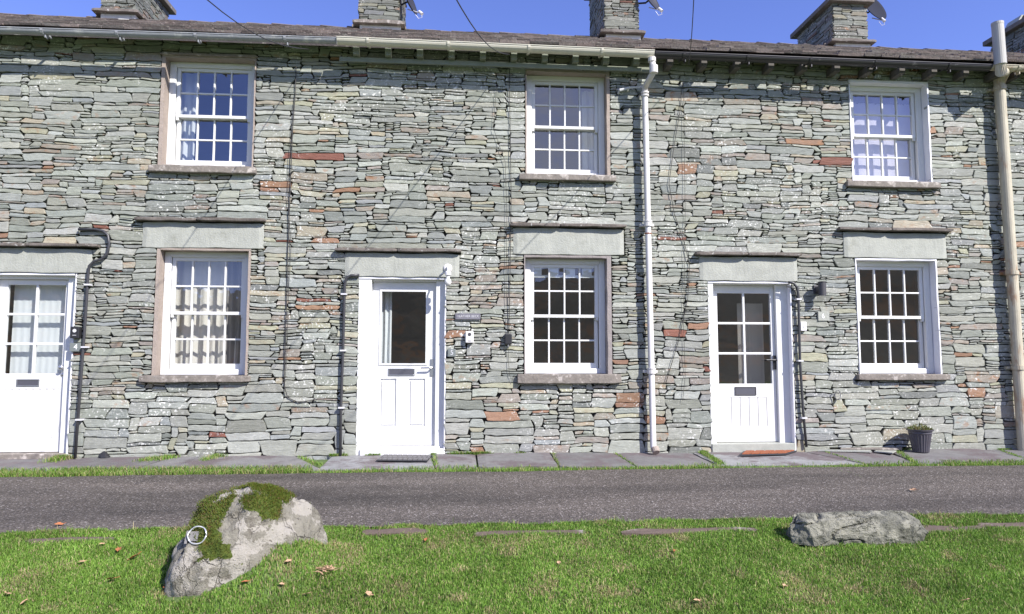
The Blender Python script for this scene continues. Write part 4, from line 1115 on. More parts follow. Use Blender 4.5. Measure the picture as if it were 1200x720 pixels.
def rock_mat(name, base, lich, dark, moss=False):
    m = bpy.data.materials.new(name); m.use_nodes = True; t = m.node_tree; L = t.links.new
    p = t.nodes['Principled BSDF']; p.inputs['Roughness'].default_value = .85; p.inputs['Specular IOR Level'].default_value = .25
    tc = N(t, 'ShaderNodeNewGeometry')
    def nz(s, d=6, r=.65, off=(0,0,0), st=(1,1,1)):
        n = N(t, 'ShaderNodeTexNoise'); n.inputs['Scale'].default_value = s; n.inputs['Detail'].default_value = d; n.inputs['Roughness'].default_value = r
        mp = N(t, 'ShaderNodeMapping'); mp.inputs['Location'].default_value = off; mp.inputs['Scale'].default_value = st; L(tc.outputs['Position'], mp.inputs[0]); L(mp.outputs[0], n.inputs['Vector']); return n.outputs[0]
    def rg(v, a, b, c=0, d=1):
        r = N(t, 'ShaderNodeMapRange'); L(v, r.inputs['Value'])
        for k, q in zip(('From Min','From Max','To Min','To Max'), (a,b,c,d)): r.inputs[k].default_value = q
        return r.outputs[0]
    def mix(a, f, col):
        x = N(t, 'ShaderNodeMix', data_type='RGBA'); L(f, x.inputs[0]); x.inputs[7].default_value = (*col, 1)
        if isinstance(a, tuple): x.inputs[6].default_value = (*a, 1)
        else: L(a, x.inputs[6])
        return x.outputs[2]
    c = mix(base, rg(nz(7, 9, .8), .50, .66, 0, .8), dark)
    c = mix(c, rg(nz(30, 5, .7, (3,3,3)), .52, .70, 0, .6), tuple(b*1.35 for b in base))
    c = mix(c, rg(nz(5.5, 8, .62, (7,1,2)), .53, .545), lich)
    c = mix(c, rg(nz(46, 3, .5, (1,1,2)), .64, .70, 0, .8), dark)
    vv = N(t, 'ShaderNodeTexVoronoi', feature='DISTANCE_TO_EDGE'); vv.inputs['Scale'].default_value = 4.5
    nv = N(t, 'ShaderNodeTexNoise'); nv.inputs['Scale'].default_value = 6; nv.inputs['Detail'].default_value = 6; L(tc.outputs['Position'], nv.inputs['Vector'])
    av = N(t, 'ShaderNodeVectorMath', operation='MULTIPLY_ADD'); L(nv.outputs['Color'], av.inputs[0]); av.inputs[1].default_value = (.35,.35,.35); L(tc.outputs['Position'], av.inputs[2]); L(av.outputs[0], vv.inputs['Vector'])
    crk = N(t, 'ShaderNodeMath', operation='MULTIPLY'); L(rg(vv.outputs['Distance'], .022, .0, 0, .75), crk.inputs[0]); L(rg(nz(3.5, 3, .5, (2,7,5)), .42, .58), crk.inputs[1])
    c = mix(c, crk.outputs[0], tuple(d_*.7 for d_ in dark))
    if moss:
        a = N(t, 'ShaderNodeVertexColor', layer_name='Col')
        sep = N(t, 'ShaderNodeSeparateColor'); L(a.outputs[0], sep.inputs[0])
        gcol = mix((.055,.085,.014), rg(nz(22, 5, .7, (2,2,2)), .4, .65), (.11,.13,.022)); 
        gb = mix(gcol, rg(nz(10, 4, .6, (4,2,9)), .58, .68), (.13,.075,.025))
        x = N(t, 'ShaderNodeMix', data_type='RGBA'); 
        s2 = N(t, 'ShaderNodeMath', operation='MULTIPLY_ADD'); L(nz(34, 5, .7, (5,5,1)), s2.inputs[0]); s2.inputs[1].default_value = .9; L(sep.outputs[0], s2.inputs[2])
        L(rg(s2.outputs[0], .95, 1.02), x.inputs[0]); L(c, x.inputs[6]); L(gb, x.inputs[7]); c = x.outputs[2]
    L(c, p.inputs['Base Color'])
    ad = N(t, 'ShaderNodeMath', operation='ADD'); L(nz(28, 6, .7), ad.inputs[0]); L(nz(90, 4, .7), ad.inputs[1])
    sb = N(t, 'ShaderNodeMath', operation='MULTIPLY_ADD'); L(crk.outputs[0], sb.inputs[0]); sb.inputs[1].default_value = -1.2; L(ad.outputs[0], sb.inputs[2])
    b = N(t, 'ShaderNodeBump'); b.inputs['Strength'].default_value = .85; b.inputs['Distance'].default_value = .016; L(sb.outputs[0], b.inputs['Height']); L(b.outputs[0], p.inputs['Normal'])
    return m
Y1 = 4.37
mb, inf1 = boulder('boulder', 213, 378, 675, 573, Y1, [(0,1.6),(.05,1.22),(.13,1.06),(.3,1.0),(.45,1.0),(.60,1.0),(.75,1.0),(.84,1.10),(.92,1.12),(1,.95)], .30, None, '', 3, 7, .8, 2.3, .37, (.84,.98))
# moss mask in object space of the stone, with raised cushions
moss_v = []
for i, (x, y, z) in enumerate(mb.v):
    u = (x-inf1[0])/inf1[3]; v_ = (z-inf1[2])/inf1[5]; s_ = (y-inf1[1]-.37*(x-inf1[0]))/inf1[4]
    n1 = mnoise.fractal(Vector((x*5, y*5, z*5)), .8, 2.1, 4)
    k = .36-abs(u+.34-.25*(.5-v_))*2.1                      # main band from left shoulder to foot
    k2 = .40-abs(v_-.84)*5.0-max(0, u-.15)*1.2-max(0, -u-.5)*2                  # along the crest
    k3 = .40-math.hypot((u-.22)*2.2, (v_-.66)*3.4)
    mval = max(k, k2, k3)+n1*1.35-.05 - (max(0, -.78-u)*5-max(0, .28-v_)*(6 if u < -.15 else 1))
    if v_ < .36: mval -= (.36-v_)*(9 if u < -.02 else 1.5)
    a = min(1, max(0, (mval+.02)/.10)); aa = min(1, max(0, .5+mval*1.1))
    mb.c[i] = (aa, aa, aa, 1)
    if a > 0:
        d = Vector((u*.6, s_*.6, v_-.3)).normalized(); h_ = a*(.010+.012*mnoise.noise(Vector((x*45, y*45, z*45)))); mb.v[i] = (x+d.x*h_, y+d.y*h_, z+d.z*h_)
        if a > .5: moss_v.append((mb.v[i], d))
bo1_v = list(mb.v)
bo1 = mb.build('boulder', rock_mat('lichened_granite', (.235,.22,.18), (.36,.335,.29), (.085,.072,.058), True), smooth=True,
               label='large rounded boulder covered in green moss and pale lichen', cat='boulder')
# moss fibres
mf = MB(); rm = random.Random(9)
for (p, d) in moss_v:
    for _ in range(7):
        q = Vector(p)+Vector((rm.uniform(-.016,.016), rm.uniform(-.016,.016), rm.uniform(-.012,.012)))
        l = rm.uniform(.006, .015); dd = (d+Vector((rm.uniform(-.7,.7), rm.uniform(-.7,.7), rm.uniform(-.3,.7)))).normalized(); s_ = dd.orthogonal().normalized()*.0022
        k = rm.uniform(.6, 1.5); c = (.085*k*rm.uniform(.8,1.3), .115*k, .016*k, 1) if rm.random() < .9 else (.16, .10, .04, 1)
        a = [mf.vert(q-s_, c), mf.vert(q+s_, c), mf.vert(q+dd*l, c)]; mf.face(a)
mo = mf.build('moss', M['grass'], bo1); mo['kind'] = 'stuff'
Y2 = 4.65
def crag(px0, px1, base_py, top_py, yc, dep, seed):
    import bmesh
    rc = random.Random(seed); A, B = W(px0, 615, yc).x, W(px1, 615, yc).x; cx, hx = (A+B)/2, (B-A)/2
    zg = float(g0(cx, yc))-.05; H_ = W((px0+px1)/2, top_py, yc).z-zg
    bm = bmesh.new()
    for _ in range(34):
        u = rc.uniform(-1, 1); v_ = rc.choice((-1, 1))*rc.uniform(.55, 1); w_ = rc.uniform(0, 1)
        k = .90 if w_ > .5 else 1
        bm.verts.new((cx+u*hx*.97, yc+v_*dep*k, zg+w_*H_*.96))
    for (u, v_, w_) in ((-1,-.5,.05),(-1,.4,.1),(-.97,-.2,.72),(-.86,.0,.97),(-.80,-.75,.80),(-.3,-.2,1.0),(.15,.1,.98),(.62,-.1,1.0),(.86,.1,.90),(.95,-.3,.70),(1,-.2,.35),(.97,-.5,.1),(.96,.6,.1),(.3,-1,.3),(-.4,-1,.35),(-.75,-.95,.1),(.75,-.9,.1)):
        bm.verts.new((cx+u*hx, yc+v_*dep, zg+w_*H_))
    r_ = bmesh.ops.convex_hull(bm, input=list(bm.verts))
    bmesh.ops.delete(bm, geom=list({g for g in r_['geom_interior']+r_['geom_unused'] if isinstance(g, bmesh.types.BMVert)}), context='VERTS')
    for _ in range(5):
        bmesh.ops.subdivide_edges(bm, edges=[e for e in bm.edges if e.calc_length() > .016], cuts=1, use_grid_fill=True)
        bmesh.ops.triangulate(bm, faces=bm.faces[:])
    bm.normal_update(); mb = MB()
    for v in bm.verts:
        c = v.co; q = Vector((c.x*3.4+c.z*2.5, c.y*5, c.z*9-c.x*2))
        a = mnoise.noise(q+Vector((seed, 0, 0))); st = (math.floor(a*5)+min(1, (a*5-math.floor(a*5))*5))/5
        n_ = st*.012+mnoise.fractal(c*14, .8, 2.1, 3)*.012-max(0, .05-abs(mnoise.noise(q*.9+Vector((5,seed,2)))))*.55
        mb.vert(c+v.normal*n_-v.normal*.008)
    bm.verts.index_update()
    for f in bm.faces: mb.face([v.index for v in f.verts])
    bm.free()
    return mb, (cx, yc, zg, hx, dep, H_)
mb, inf2 = crag(920, 1078, 640, 598, Y2, .17, 21)
mb.build('boulder', rock_mat('green_grey_crag', (.185,.182,.148), (.28,.272,.22), (.055,.055,.042)), smooth=False,
         label='long low angular grey green boulder in front of the road', cat='boulder')
# iron ring and bracket on the mossy boulder
yq = Y1-.36
c = W(229, 626, Y1-.5); rt = empty('metal_ring', tuple(c), 'bright metal ring on a small bracket on the mossy boulder', 'mooring ring')
def on_rock(px, py):
    d = ray(px, py); best = None
    o_ = Vector((0, 0, ZC)); dep = bpy.context.evaluated_depsgraph_get()
    bpy.context.view_layer.update()
    inv = bo1.matrix_world.inverted(); hit, loc, nn, _ = bo1.ray_cast(inv @ o_, (inv.to_3x3() @ d).normalized())
    return (bo1.matrix_world @ loc if hit else W(px, py, Y1-.3)), nn
bpy.context.view_layer.update()
p, nn = on_rock(229, 628); nn = Vector((nn.x*.3, -.9, .35)).normalized()
ax1 = nn.cross(Vector((0,0,1))).normalized()*-1; ax2 = ax1.cross(nn)*1
if ax2.z < 0: ax2 = -ax2
if ax1.x < 0: ax1 = -ax1
def loc(a, b, c_): return p+ax1*a+ax2*b+nn*c_
mb = MB()
M['ringplate'] = mat('weathered_ring_plate', (.25,.24,.23), .6, .3, var=.15)
mb.hexa([loc(-.030,-.030,-.03), loc(.020,-.030,-.03), loc(.020,-.030,.012), loc(-.030,-.030,.012), loc(-.030,.022,-.03), loc(.020,.022,-.03), loc(.020,.022,.012), loc(-.030,.022,.012)])
mb.hexa([loc(-.052,-.045,-.03), loc(-.038,-.045,-.03), loc(-.038,-.045,.010), loc(-.052,-.045,.010), loc(-.050,.026,-.03), loc(-.036,.026,-.03), loc(-.036,.026,.010), loc(-.050,.026,.010)])
mb.build('bracket', M['ringplate'], rt)
mb = MB(); cc = loc(.018, .0, .020); rr2 = .052
pts = [cc+ax1*rr2*math.cos(t/28*2*math.pi)+ax2*(rr2*.92)*math.sin(t/28*2*math.pi)+nn*.004*math.sin(t) for t in range(29)]
mb.tube(pts, .0042, 8); mb.build('ring', M['zinc'], rt, smooth=True)

# edging stones let into the lawn
KB = [(28, 134, 637, 631), (-150, -20, 640, 633), (424, 502, 627, 622), (556, 688, 628.5, 623.5), (728, 892, 626.5, 621), (1076, 1168, 626, 617), (1150, 1300, 620, 613)]
KL = ['dark edging stone sunk in the grass left of the mossy boulder', 'edging stone sunk in the grass beyond the left edge', 'short purple edging stone just right of the mossy boulder',
      'purple edging stone in the lawn below the middle window', 'long edging stone ending behind the angular boulder', 'dark edging stone in the grass right of the angular boulder', 'pale edging stone in the grass at the right edge']
KR = []
M['kerb'] = mat('worn_edging_stone', (.115,.085,.068), .85, var=.22, vscale=9, bump=.6, bscale=30, dirt=((.33,.30,.28), 5, .56, .12))
for i, (l, r_, b, t_) in enumerate(KB):
    A = G(l, b); B = G(r_, b); C_ = G((l+r_)/2, t_); y0, y1 = (A.y+B.y)/2, C_.y
    if y1 < y0+.05: y1 = y0+.08
    y1 = min(y1, y0+.16); x0, x1 = A.x, B.x; mb = MB(); n = 16; top, botm = [], []
    zz = float(lawn_h((x0+x1)/2, (y0+y1)/2))
    ring = []
    for k in range(28):
        th = 2*math.pi*k/28; sx_ = abs(math.cos(th))**.45*math.copysign(1, math.cos(th)); sy_ = abs(math.sin(th))**.6*math.copysign(1, math.sin(th))
        x = (x0+x1)/2+sx_*(x1-x0)/2; y = (y0+y1)/2+sy_*((y1-y0)/2)*(1+.35*mnoise.noise(Vector((x*4, i, k*.3))))
        z = float(g0(x, y))+.008+.010*mnoise.noise(Vector((x*6, y*6, i)))
        top.append(mb.vert((x, y, z))); botm.append(mb.vert((x, y, z-.10)))
    ce = mb.vert(((x0+x1)/2, (y0+y1)/2, float(g0((x0+x1)/2, (y0+y1)/2))+.014))
    for k in range(28):
        mb.face((top[k], top[(k+1) % 28], ce)); mb.face((top[(k+1) % 28], top[k], botm[k], botm[(k+1) % 28]))
    mb.build('edging_stone', M['kerb'], label=KL[i], cat='edging stone', group='edging stones along the lawn')
    KR.append((x0, x1, y0, y1))

# ------------------------------------------------------------------ grass
def blades(name, x, y, hgt, z, tint_k, seed=1, wid=.0022, stuff=True, dry=None):
    r = np.random.default_rng(seed); n = len(x)
    th = r.uniform(0, 2*np.pi, n); lean = r.uniform(.15, .95, n)*hgt; la = r.uniform(0, 2*np.pi, n)
    dx, dy = np.cos(th)*wid*r.uniform(.7, 1.5, n), np.sin(th)*wid*r.uniform(.7, 1.5, n)
    mx, my = x+np.cos(la)*lean*.35, y+np.sin(la)*lean*.35
    tx, ty = x+np.cos(la)*lean, y+np.sin(la)*lean
    V = np.empty((n, 5, 3), np.float32)
    V[:,0] = np.stack([x-dx, y-dy, z-.006], 1); V[:,1] = np.stack([x+dx, y+dy, z-.006], 1)
    V[:,2] = np.stack([mx+dx*.8, my+dy*.8, z+hgt*.62], 1); V[:,3] = np.stack([mx-dx*.8, my-dy*.8, z+hgt*.62], 1)
    V[:,4] = np.stack([tx, ty, z+hgt*r.uniform(.75, 1.0, n)], 1)
    b = (np.arange(n)*5)[:,None]
    me = bpy.data.meshes.new(name); me.vertices.add(n*5); me.vertices.foreach_set('co', V.ravel())
    li = np.concatenate([b+np.array([0,1,2,3]), b+np.array([3,2,4])], 1).astype(np.int32).ravel()
    me.loops.add(n*7); me.loops.foreach_set('vertex_index', li)
    me.polygons.add(n*2); ls = np.stack([np.arange(n)*7, np.arange(n)*7+4], 1).ravel().astype(np.int32); me.polygons.foreach_set('loop_start', ls)
    me.update(calc_edges=True)
    pal = np.array([(.172,.310,.048), (.218,.370,.064), (.118,.225,.034), (.32,.40,.11), (.42,.35,.19)])
    p = r.choice(5, n, p=[.34,.30,.22,.10,.04])
    if dry is not None: p = np.where(r.random(n) < dry, 4, p)
    c = pal[p]*r.uniform(.75, 1.25, n)[:,None]*tint_k[:,None]
    C = np.ones((n, 5, 4), np.float32); C[:,:,:3] = c[:,None,:]
    at = me.color_attributes.new('Col', 'FLOAT_COLOR', 'POINT'); at.data.foreach_set('color', C.ravel())
    me.materials.append(M['grass']); o = bpy.data.objects.new(name, me); COL.objects.link(o)
    tag(o, None, None, None, 'stuff')
    return o
NB = 520000
x = rng.uniform(-6.2, 7.6, NB*2); y = rng.uniform(2.9, 5.03, NB*2)
half = np.abs(x-.35) < (.86*y+.4); keep = half | (rng.random(NB*2) < .35)
keep &= y < road_front(x)+.03*(rng.random(NB*2)-.4)
HM = np.full((120, 120), -9.0); HX0, HY0, HC = inf1[0]-.9, inf1[1]-.9, .015
_v = np.array([v for v in bo1_v]); _i = ((_v[:,0]-HX0)/HC).astype(int); _j = ((_v[:,1]-HY0)/HC).astype(int); np.maximum.at(HM, (_i, _j), _v[:,2])
for _ in range(2): HM = np.maximum.reduce([HM]+[np.where(HM < -5, np.roll(HM, s_, a_), HM) for s_ in (1, -1) for a_ in (0, 1)])
_xi = np.clip(((x-HX0)/HC).astype(int), 0, 119); _yi = np.clip(((y-HY0)/HC).astype(int), 0, 119)
k1 = (HM[_xi, _yi] > lawn_h(x, y)+.004) & (np.abs(x-inf1[0]) < .85) & (np.abs(y-inf1[1]) < .85)
k2 = (np.abs(x-inf2[0]) < inf2[3]*.93) & (np.abs(y-inf2[1]) < inf2[4]*.80)
keep &= ~k1 & ~k2
for (a, b, c_, d) in KR:
    ins = (x > a+.02) & (x < b-.02) & (y > c_+.012) & (y < d-.012); keep &= ~(ins & (rng.random(NB*2) < (.995-.45*np.clip(vnoise(x, y, 9, 51)-.5, 0, 1))))
dens = vnoise(x, y, 3.1, 11)*.5+vnoise(x, y, 9, 12)*.5
keep &= rng.random(NB*2) < (.42+.9*dens)
x, y = x[keep], y[keep]; d_ = vnoise(x, y, 2.0, 13)*.5+vnoise(x, y, 11, 14)*.5
hgt = (.009+.017*d_*rng.uniform(.5, 1.3, len(x)))
edge_ = np.clip((y-4.80)/.15, 0, 1); hgt *= np.where(rng.random(len(x)) < .04*(1+3*(vnoise(x, y, 4, 61) > .7)), 1.9, 1)*(1+.5*edge_*vnoise(x, y, 5, 15))
tk = .66+.34*vnoise(x, y, 1.6, 16)+.30*vnoise(x, y, 7, 17)
dryf = .04+.30*np.clip(vnoise(x, y, 1.9, 22)-.62, 0, 1)*2+.9*np.clip(vnoise(x, y, 6, 23)-.66, 0, 1)*2+.30*np.exp(-((x-_p.x)/.3)**2-((y-_p.y-.12)/.18)**2)
blades('grass', x, y, hgt, lawn_h(x, y), tk, 2, dry=dryf, wid=.0018)
# verge between flags and road, and tufts in the joints
n = 60000; x = rng.uniform(-6.3, 8.2, n); y = 7.02+rng.random(n)*.21
gp = W(0, 540, 7.1).x, W(365, 540, 7.1).x, W(1055, 540, 7.1).x
dn = np.where(x < gp[1], .85, np.where(x > gp[2], .8, .42))*(.35+.9*vnoise(x, y*0, 2.3, 41))
front = 7.20-.05*vnoise(x, x*0, 3, 43)-np.where(x < gp[1], 0, .06)
keep = (rng.random(n) < dn) & (y < front+.10*vnoise(x, x*0, 1.7, 44)) & (y > road_back(x)-.02)
# bare gap in front of the pale step slabs
bare = ((x > W(855, 540, 7.1).x) & (x < W(985, 540, 7.1).x)) | ((x > W(1080, 540, 7.1).x) & (x < W(1110, 540, 7.1).x))
keep &= ~(bare & (rng.random(n) < .85))
x, y = x[keep], y[keep]
tu = [(530, 574, 528, 30, 1.0), (436, 452, 530, 10, .7), (392, 412, 532, 12, .8)]
X_, Y_, H_ = [x], [y], [(.015+.03*rng.random(len(x)))*(1+.5*(x < gp[1]))]
def jointline(p, q, cnt, h, wd=.012):
    A = W(p[0], 530, 7.97) if False else None
    a, b = Vector((W(p[0], p[1], 7.9).x if p[1] < 0 else G(*p).x, G(*p).y)), Vector((G(*q).x, G(*q).y)); f = rng.random(cnt)
    X_.append(a[0]+(b[0]-a[0])*f+rng.normal(0, wd, cnt)); Y_.append(np.minimum(7.96, a[1]+(b[1]-a[1])*f+rng.normal(0, wd, cnt))); H_.append(h*(.4+.7*rng.random(cnt)))
jointline((818, 532), (846, 546), 1100, .030, .022); jointline((508, 533), (511, 548), 260, .03, .015); jointline((648, 535), (655, 548), 160, .02)
jointline((528, 532), (574, 531), 700, .045, .018); jointline((436, 532), (450, 532), 160, .03); jointline((392, 535), (412, 534), 260, .035)
jointline((945, 528), (1015, 546), 260, .015, .008); jointline((1040, 527), (1075, 546), 600, .03, .02); jointline((1150, 525), (1215, 545), 400, .02, .012)
jointline((350, 540), (375, 548), 300, .03, .02); jointline((600, 531), (612, 531), 90, .04); jointline((720, 535), (745, 548), 120, .02)
jointline((60, 545), (95, 537), 700, .05, .05); jointline((165, 545), (205, 540), 600, .05, .05); jointline((240, 544), (262, 538), 400, .05, .04)
jointline((970, 545), (1010, 560), 120, .014, .02)
x = np.concatenate(X_); y = np.concatenate(Y_); h_ = np.concatenate(H_)
z = np.where(y > 7.16, .0-.03*(7.97-y)/.8+.012, g0(x, y))
blades('verge_grass', x, y, h_, z, np.full(len(x), .95), 5, dry=np.where(x < gp[1], .20, .10))
# taller dry stalks at the road edge
ST_ = [(303+j*0, 0) for j in range(0)]
n = 70; x = rng.uniform(-5, 6, n); y = 4.93+rng.uniform(-.25, .05, n)
blades('grass_stalks', x, y, rng.uniform(.05, .10, n), lawn_h(x, y), np.full(n, 1.1), 6, wid=.0014, dry=np.full(n, .8))

# ------------------------------------------------------------------ fallen leaves
def leaf_mesh(m, s_=.03, curl=.3, elong=1.0):
    mb = MB(); n = 12; c = mb.vert((0, 0, .006)); ring = []
    for k in range(n):
        th = 2*math.pi*k/n; r = s_*(1+.28*math.cos(5*th)+.08*random.random())
        ring.append(mb.vert((r*math.cos(th)*elong, r*math.sin(th)*.75, .006+curl*s_*abs(math.sin(th*1.0+.4))*random.uniform(.6, 1.2))))
    for k in range(n): mb.face((c, ring[k], ring[(k+1) % n]))
    mb.tube([(s_*elong, 0, .01), (s_*elong*1.7, .004, .012)], .0012, 4)
    return mb
LF = [(139,651,'b',1.0,None),(157,660,'b',1.5,'orange brown fallen leaf lying flat in the grass left of the mossy boulder'),(131,683,'b',1.1,None),(69,618,'b',1.2,'rust coloured leaf at the road edge near the left side'),
      (196,691,'b',1.1,None),(219,685,'b',1.8,'largest rust brown leaf tucked against the foot of the mossy boulder'),(287,692,'b',.9,None),(500,636,'b',1.0,None),(119,645,'t',.8,None),
      (95,665,'t',.9,None),(29,712,'t',1.0,None),(360,700,'t',.9,None),(432,702,'t',.9,None),(791,651,'b',.7,None),(920,692,'t',.9,None),(1134,706,'t',.9,None),(817,712,'t',.9,None),
      (655,668,'t',.7,None),(338,664,'t',.9,None),(1070,577,'t',1.6,'curled tan leaf lying on the road behind the angular boulder'),(8,703,'t',.9,None),(330,690,'t',.7,None)]
protos = {}
LB = {(139,651):'small brown leaf just above the big orange leaf left of the mossy boulder',(131,683):'small brown leaf below the big orange leaf left of the mossy boulder',(196,691):'small brown leaf under the left corner of the mossy boulder',
      (287,692):'small brown leaf in the grass below the middle of the mossy boulder',(500,636):'small brown leaf just below the short purple edging stone',(119,645):'tiny tan leaf left of the brown leaves near the mossy boulder',
      (95,665):'tan leaf in the grass second from the left edge',(29,712):'tan leaf at the bottom left corner of the lawn',(360,700):'tan leaf low in the lawn below the dead fern',(432,702):'tan leaf at the bottom of the lawn right of the dead fern',
      (791,651):'small brown leaf below the long edging stone',(920,692):'tan leaf in the lawn below the left end of the angular boulder',(1134,706):'tan leaf at the bottom right of the lawn',(817,712):'tan leaf on the bottom edge below the long edging stone',
      (655,668):'tiny tan leaf in the lawn below the middle window',(338,664):'tan leaf between the mossy boulder and the dead fern',(8,703):'tan leaf against the left edge of the lawn',(330,690):'tiny tan leaf below the right part of the mossy boulder'}
for (px, py, kd, sc, lab) in LF:
    lab = lab or LB.get((px, py))
    p = G(px, py); p.z = float(lawn_h(p.x, p.y))+(.022 if p.y < 4.95 else .012)
    if kd not in protos:
        o = leaf_mesh(None, .026).build('fallen_leaf', M['leafb'] if kd == 'b' else M['leaft'], origin=(0,0,0)); protos[kd] = o
    else: o = protos[kd].copy(); COL.objects.link(o)
    o.location = p; o.rotation_euler = (random.uniform(-.4,.4), random.uniform(-.3,.3), random.uniform(0, 6.28)); o.scale = (sc*.85,)*3
    tag(o, lab or ('small rust brown fallen leaf in the short grass' if kd == 'b' else 'small pale tan dead leaf in the short grass'), 'leaf', 'fallen leaves')
# dry patch of dead fern right of the boulder
p = G(382, 668); mb = MB(); rl = random.Random(2)
for k in range(60):
    a = rl.uniform(0, 6.28); r = rl.uniform(0, .07); q = Vector((p.x+r*math.cos(a)*.8, p.y+r*math.sin(a)*1.3, float(lawn_h(p.x, p.y))+rl.uniform(.018, .032)))
    b_ = rl.uniform(0, 6.28); d = Vector((math.cos(b_), math.sin(b_), rl.uniform(-.1,.3)))*rl.uniform(.02,.05); s_ = Vector((-d.y, d.x, 0)).normalized()*.006
    mb.face([mb.vert(q-s_), mb.vert(q+s_), mb.vert(q+d)])
mb.build('dead_fern', M['leaft'], label='small triangular patch of dead tan fern right of the mossy boulder', cat='dead plant')

# ------------------------------------------------------------------ door mats, pot, loose slates
def flat_quad(px, y0z):
    return [G(a, b) for a, b in px]
q = [Vector((W(a, b, 7.5).x, 0, 0)) for a, b in ((0,0),)]
def onpath(a, b, z=.004):
    d = ray(a, b); t = (z-ZC)/d.z; return Vector((d.x*t, d.y*t, z))
c4 = [onpath(867, 535), onpath(922, 533.5), onpath(913, 524.8), onpath(852, 524.8)]
c4[2].y = min(c4[2].y, 7.93); c4[3].y = min(c4[3].y, 7.93)
mt = empty('doormat', tuple(sum(c4, Vector())/4), 'rust red doormat with black rubber grid before the right door', 'doormat', 'doormats')
mb = MB(); U = Vector((0,0,1))
mb.hexa([*[v+U*.004 for v in c4], *[v+U*.020 for v in c4]]); mb.build('mat_base', M['matk'], mt)
mb = MB()
for i in range(5):
    for j in range(3):
        f0, f1, h0, h1 = (i+.10)/5, (i+.93)/5, (j+.12)/3, (j+.90)/3
        f0 = .03+f0*.94; f1 = .03+f1*.94
        def bl(f, h): return (c4[0].lerp(c4[1], f)).lerp(c4[3].lerp(c4[2], f), h)
        b4 = [bl(f0, h0), bl(f1, h0), bl(f1, h1), bl(f0, h1)]
        mb.hexa([*[v+U*.0201 for v in b4], *[v+U*.030 for v in b4]])
mb.build('mat_pile', M['matr'], mt)
c4 = [onpath(441, 541), onpath(501, 541.5), onpath(506, 535.5), onpath(450, 535)]
mt = empty('doormat', tuple(sum(c4, Vector())/4), 'worn grey rubber link mat before the middle door', 'doormat', 'doormats')
mb = MB()
for i in range(10):
    for j in range(3):
        def bl(f, h): return (c4[0].lerp(c4[1], f)).lerp(c4[3].lerp(c4[2], f), h)
        o_ = .5/10 if j % 2 else 0; f0, f1 = min(1, i/10+.008+o_), min(1, (i+1)/10-.012+o_); h0, h1 = j/3+.04, (j+1)/3-.05
        if f1-f0 < .02: continue
        b4 = [bl(f0, h0), bl(f1, h0), bl(f1, h1), bl(f0, h1)]; mb.hexa([*[v+U*.012 for v in b4], *[v+U*.026 for v in b4]])
mb.build('mat_links', M['grate'], mt)
mb = MB(); mb.hexa([*[v+U*.004 for v in c4], *[v+U*.014 for v in c4]]); mb.build('mat_base', M['matk'], mt)

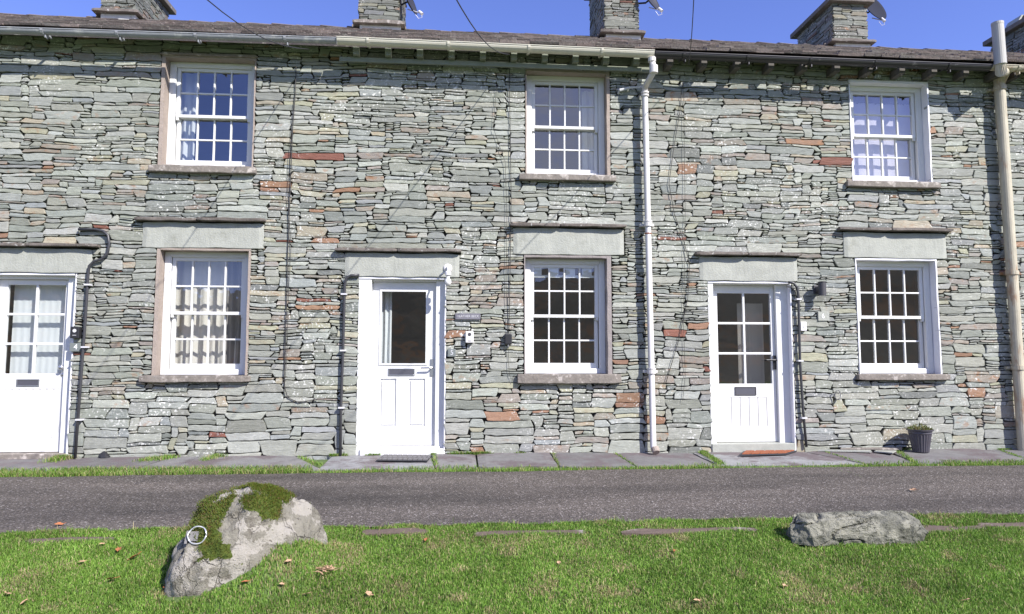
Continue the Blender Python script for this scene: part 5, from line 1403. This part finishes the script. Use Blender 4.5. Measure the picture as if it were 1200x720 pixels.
# planter pot
p = onpath(1078, 526, 0); p.y = 7.78; p.x = W(1078.5, 515, 7.78).x
zt = W(1078, 503, 7.78).z; Hp = zt-.012
rt = empty('planter', (p.x, p.y, .012), 'dark fluted planter with a low green plant below the right window', 'planter')
mb = MB(); mb.lathe([(.078,0),(.085,.006),(.118,Hp*.80)], (p.x, p.y, .012), n=96, flute=.035, nf=24)
mb.lathe([(.120,Hp*.80),(.126,Hp*.82),(.124,Hp*.93),(.142,Hp*.94),(.146,Hp),(.132,Hp),(.128,Hp*.90),(.01,Hp*.90)], (p.x, p.y, .012), n=48)
mb.build('pot', M['pot'], rt)
mb = MB(); mb.lathe([(.120,0),(.06,.015),(.002,.02)], (p.x, p.y, .012+Hp*.905), n=20); mb.build('soil', M['soil'], rt)
mb = MB(); rp = random.Random(4)
for k in range(420):
    a = rp.uniform(0, 6.28); r = .125*math.sqrt(rp.random()); h = rp.uniform(.01, .075)*(1.15-r/.14)+.008
    q = Vector((p.x+r*math.cos(a), p.y+r*math.sin(a), zt-.02+h)); dd = Vector((math.cos(a)*.6+rp.uniform(-.6,.6), math.sin(a)*.6+rp.uniform(-.6,.6), rp.uniform(.1,1))).normalized()
    s_ = dd.cross(Vector((rp.uniform(-1,1), rp.uniform(-1,1), rp.uniform(-1,1)))).normalized()*.006; l = rp.uniform(.012, .026)
    kk = rp.uniform(.6, 1.3); c = (.17*kk, .20*kk, .07*kk, 1) if rp.random() < .8 else (.30*kk, .22*kk, .10*kk, 1)
    i0 = [mb.vert(q-dd*l*.2, c), mb.vert(q+s_+dd*l*.3, c), mb.vert(q+dd*l, c), mb.vert(q-s_+dd*l*.3, c)]; mb.face(i0)
mb.build('foliage', M['grass'], rt)

# loose slates stacked at the wall foot left of the pot
LS = [([(958,529),(1022,530.5),(1010,524.5),(950,523.5)], .010, .016, 'lowest broad slate of the loose slates left of the pot'), ([(985,527),(1058,527.5),(1050,521.5),(992,521)], .030, .018, 'upper loose slate touching the wall left of the pot'),
      ([(960,523.5),(992,526.5),(985,520.5),(962,519)], .032, .020, 'short loose slate leaning at the wall by the black pipe'), ([(1024,530),(1046,532),(1052,528.5),(1030,527)], .012, .012, 'small slate chip in front of the pot')]
for pts, z_, th, lab in LS:
    v4 = [onpath(a, b, z_) for a, b in pts]; mb = MB(); base = []
    for i in range(4):
        for f in (0, .3, .65):
            v = v4[i].lerp(v4[(i+1) % 4], f); v = v+Vector((mnoise.noise(v*9)*.02, mnoise.noise(v*9+Vector((3,3,3)))*.02, 0)); v.y = min(v.y, 7.975); base.append(v)
    A = [mb.vert(v) for v in base]; B = [mb.vert(v+U*th) for v in base]; n = len(A); mb.face(A[::-1]); mb.face(B)
    for k in range(n): mb.face((A[k], A[(k+1) % n], B[(k+1) % n], B[k]))
    mb.build('loose_slate', M['sill'] if 'upper' in lab else M['lintel'], label=lab, cat='slate', group='loose slates at the wall foot')
# small black stone chip at the wall foot
p = W(122, 534, 7.96); mb = MB(); mb.lathe([(.055,0),(.05,.02),(.03,.045),(.004,.055)], (p.x, 7.965, .02), (0,0,1), 10)
mb.v = [(a+.02*mnoise.noise(Vector((a*30, b*30, c*30))), b, c+.02*mnoise.noise(Vector((a*20, b*30, c*30+5)))) for a, b, c in mb.v]
mb.build('stone_chip', M['black'], label='small black lump at the wall foot right of the left pipe', cat='stone')
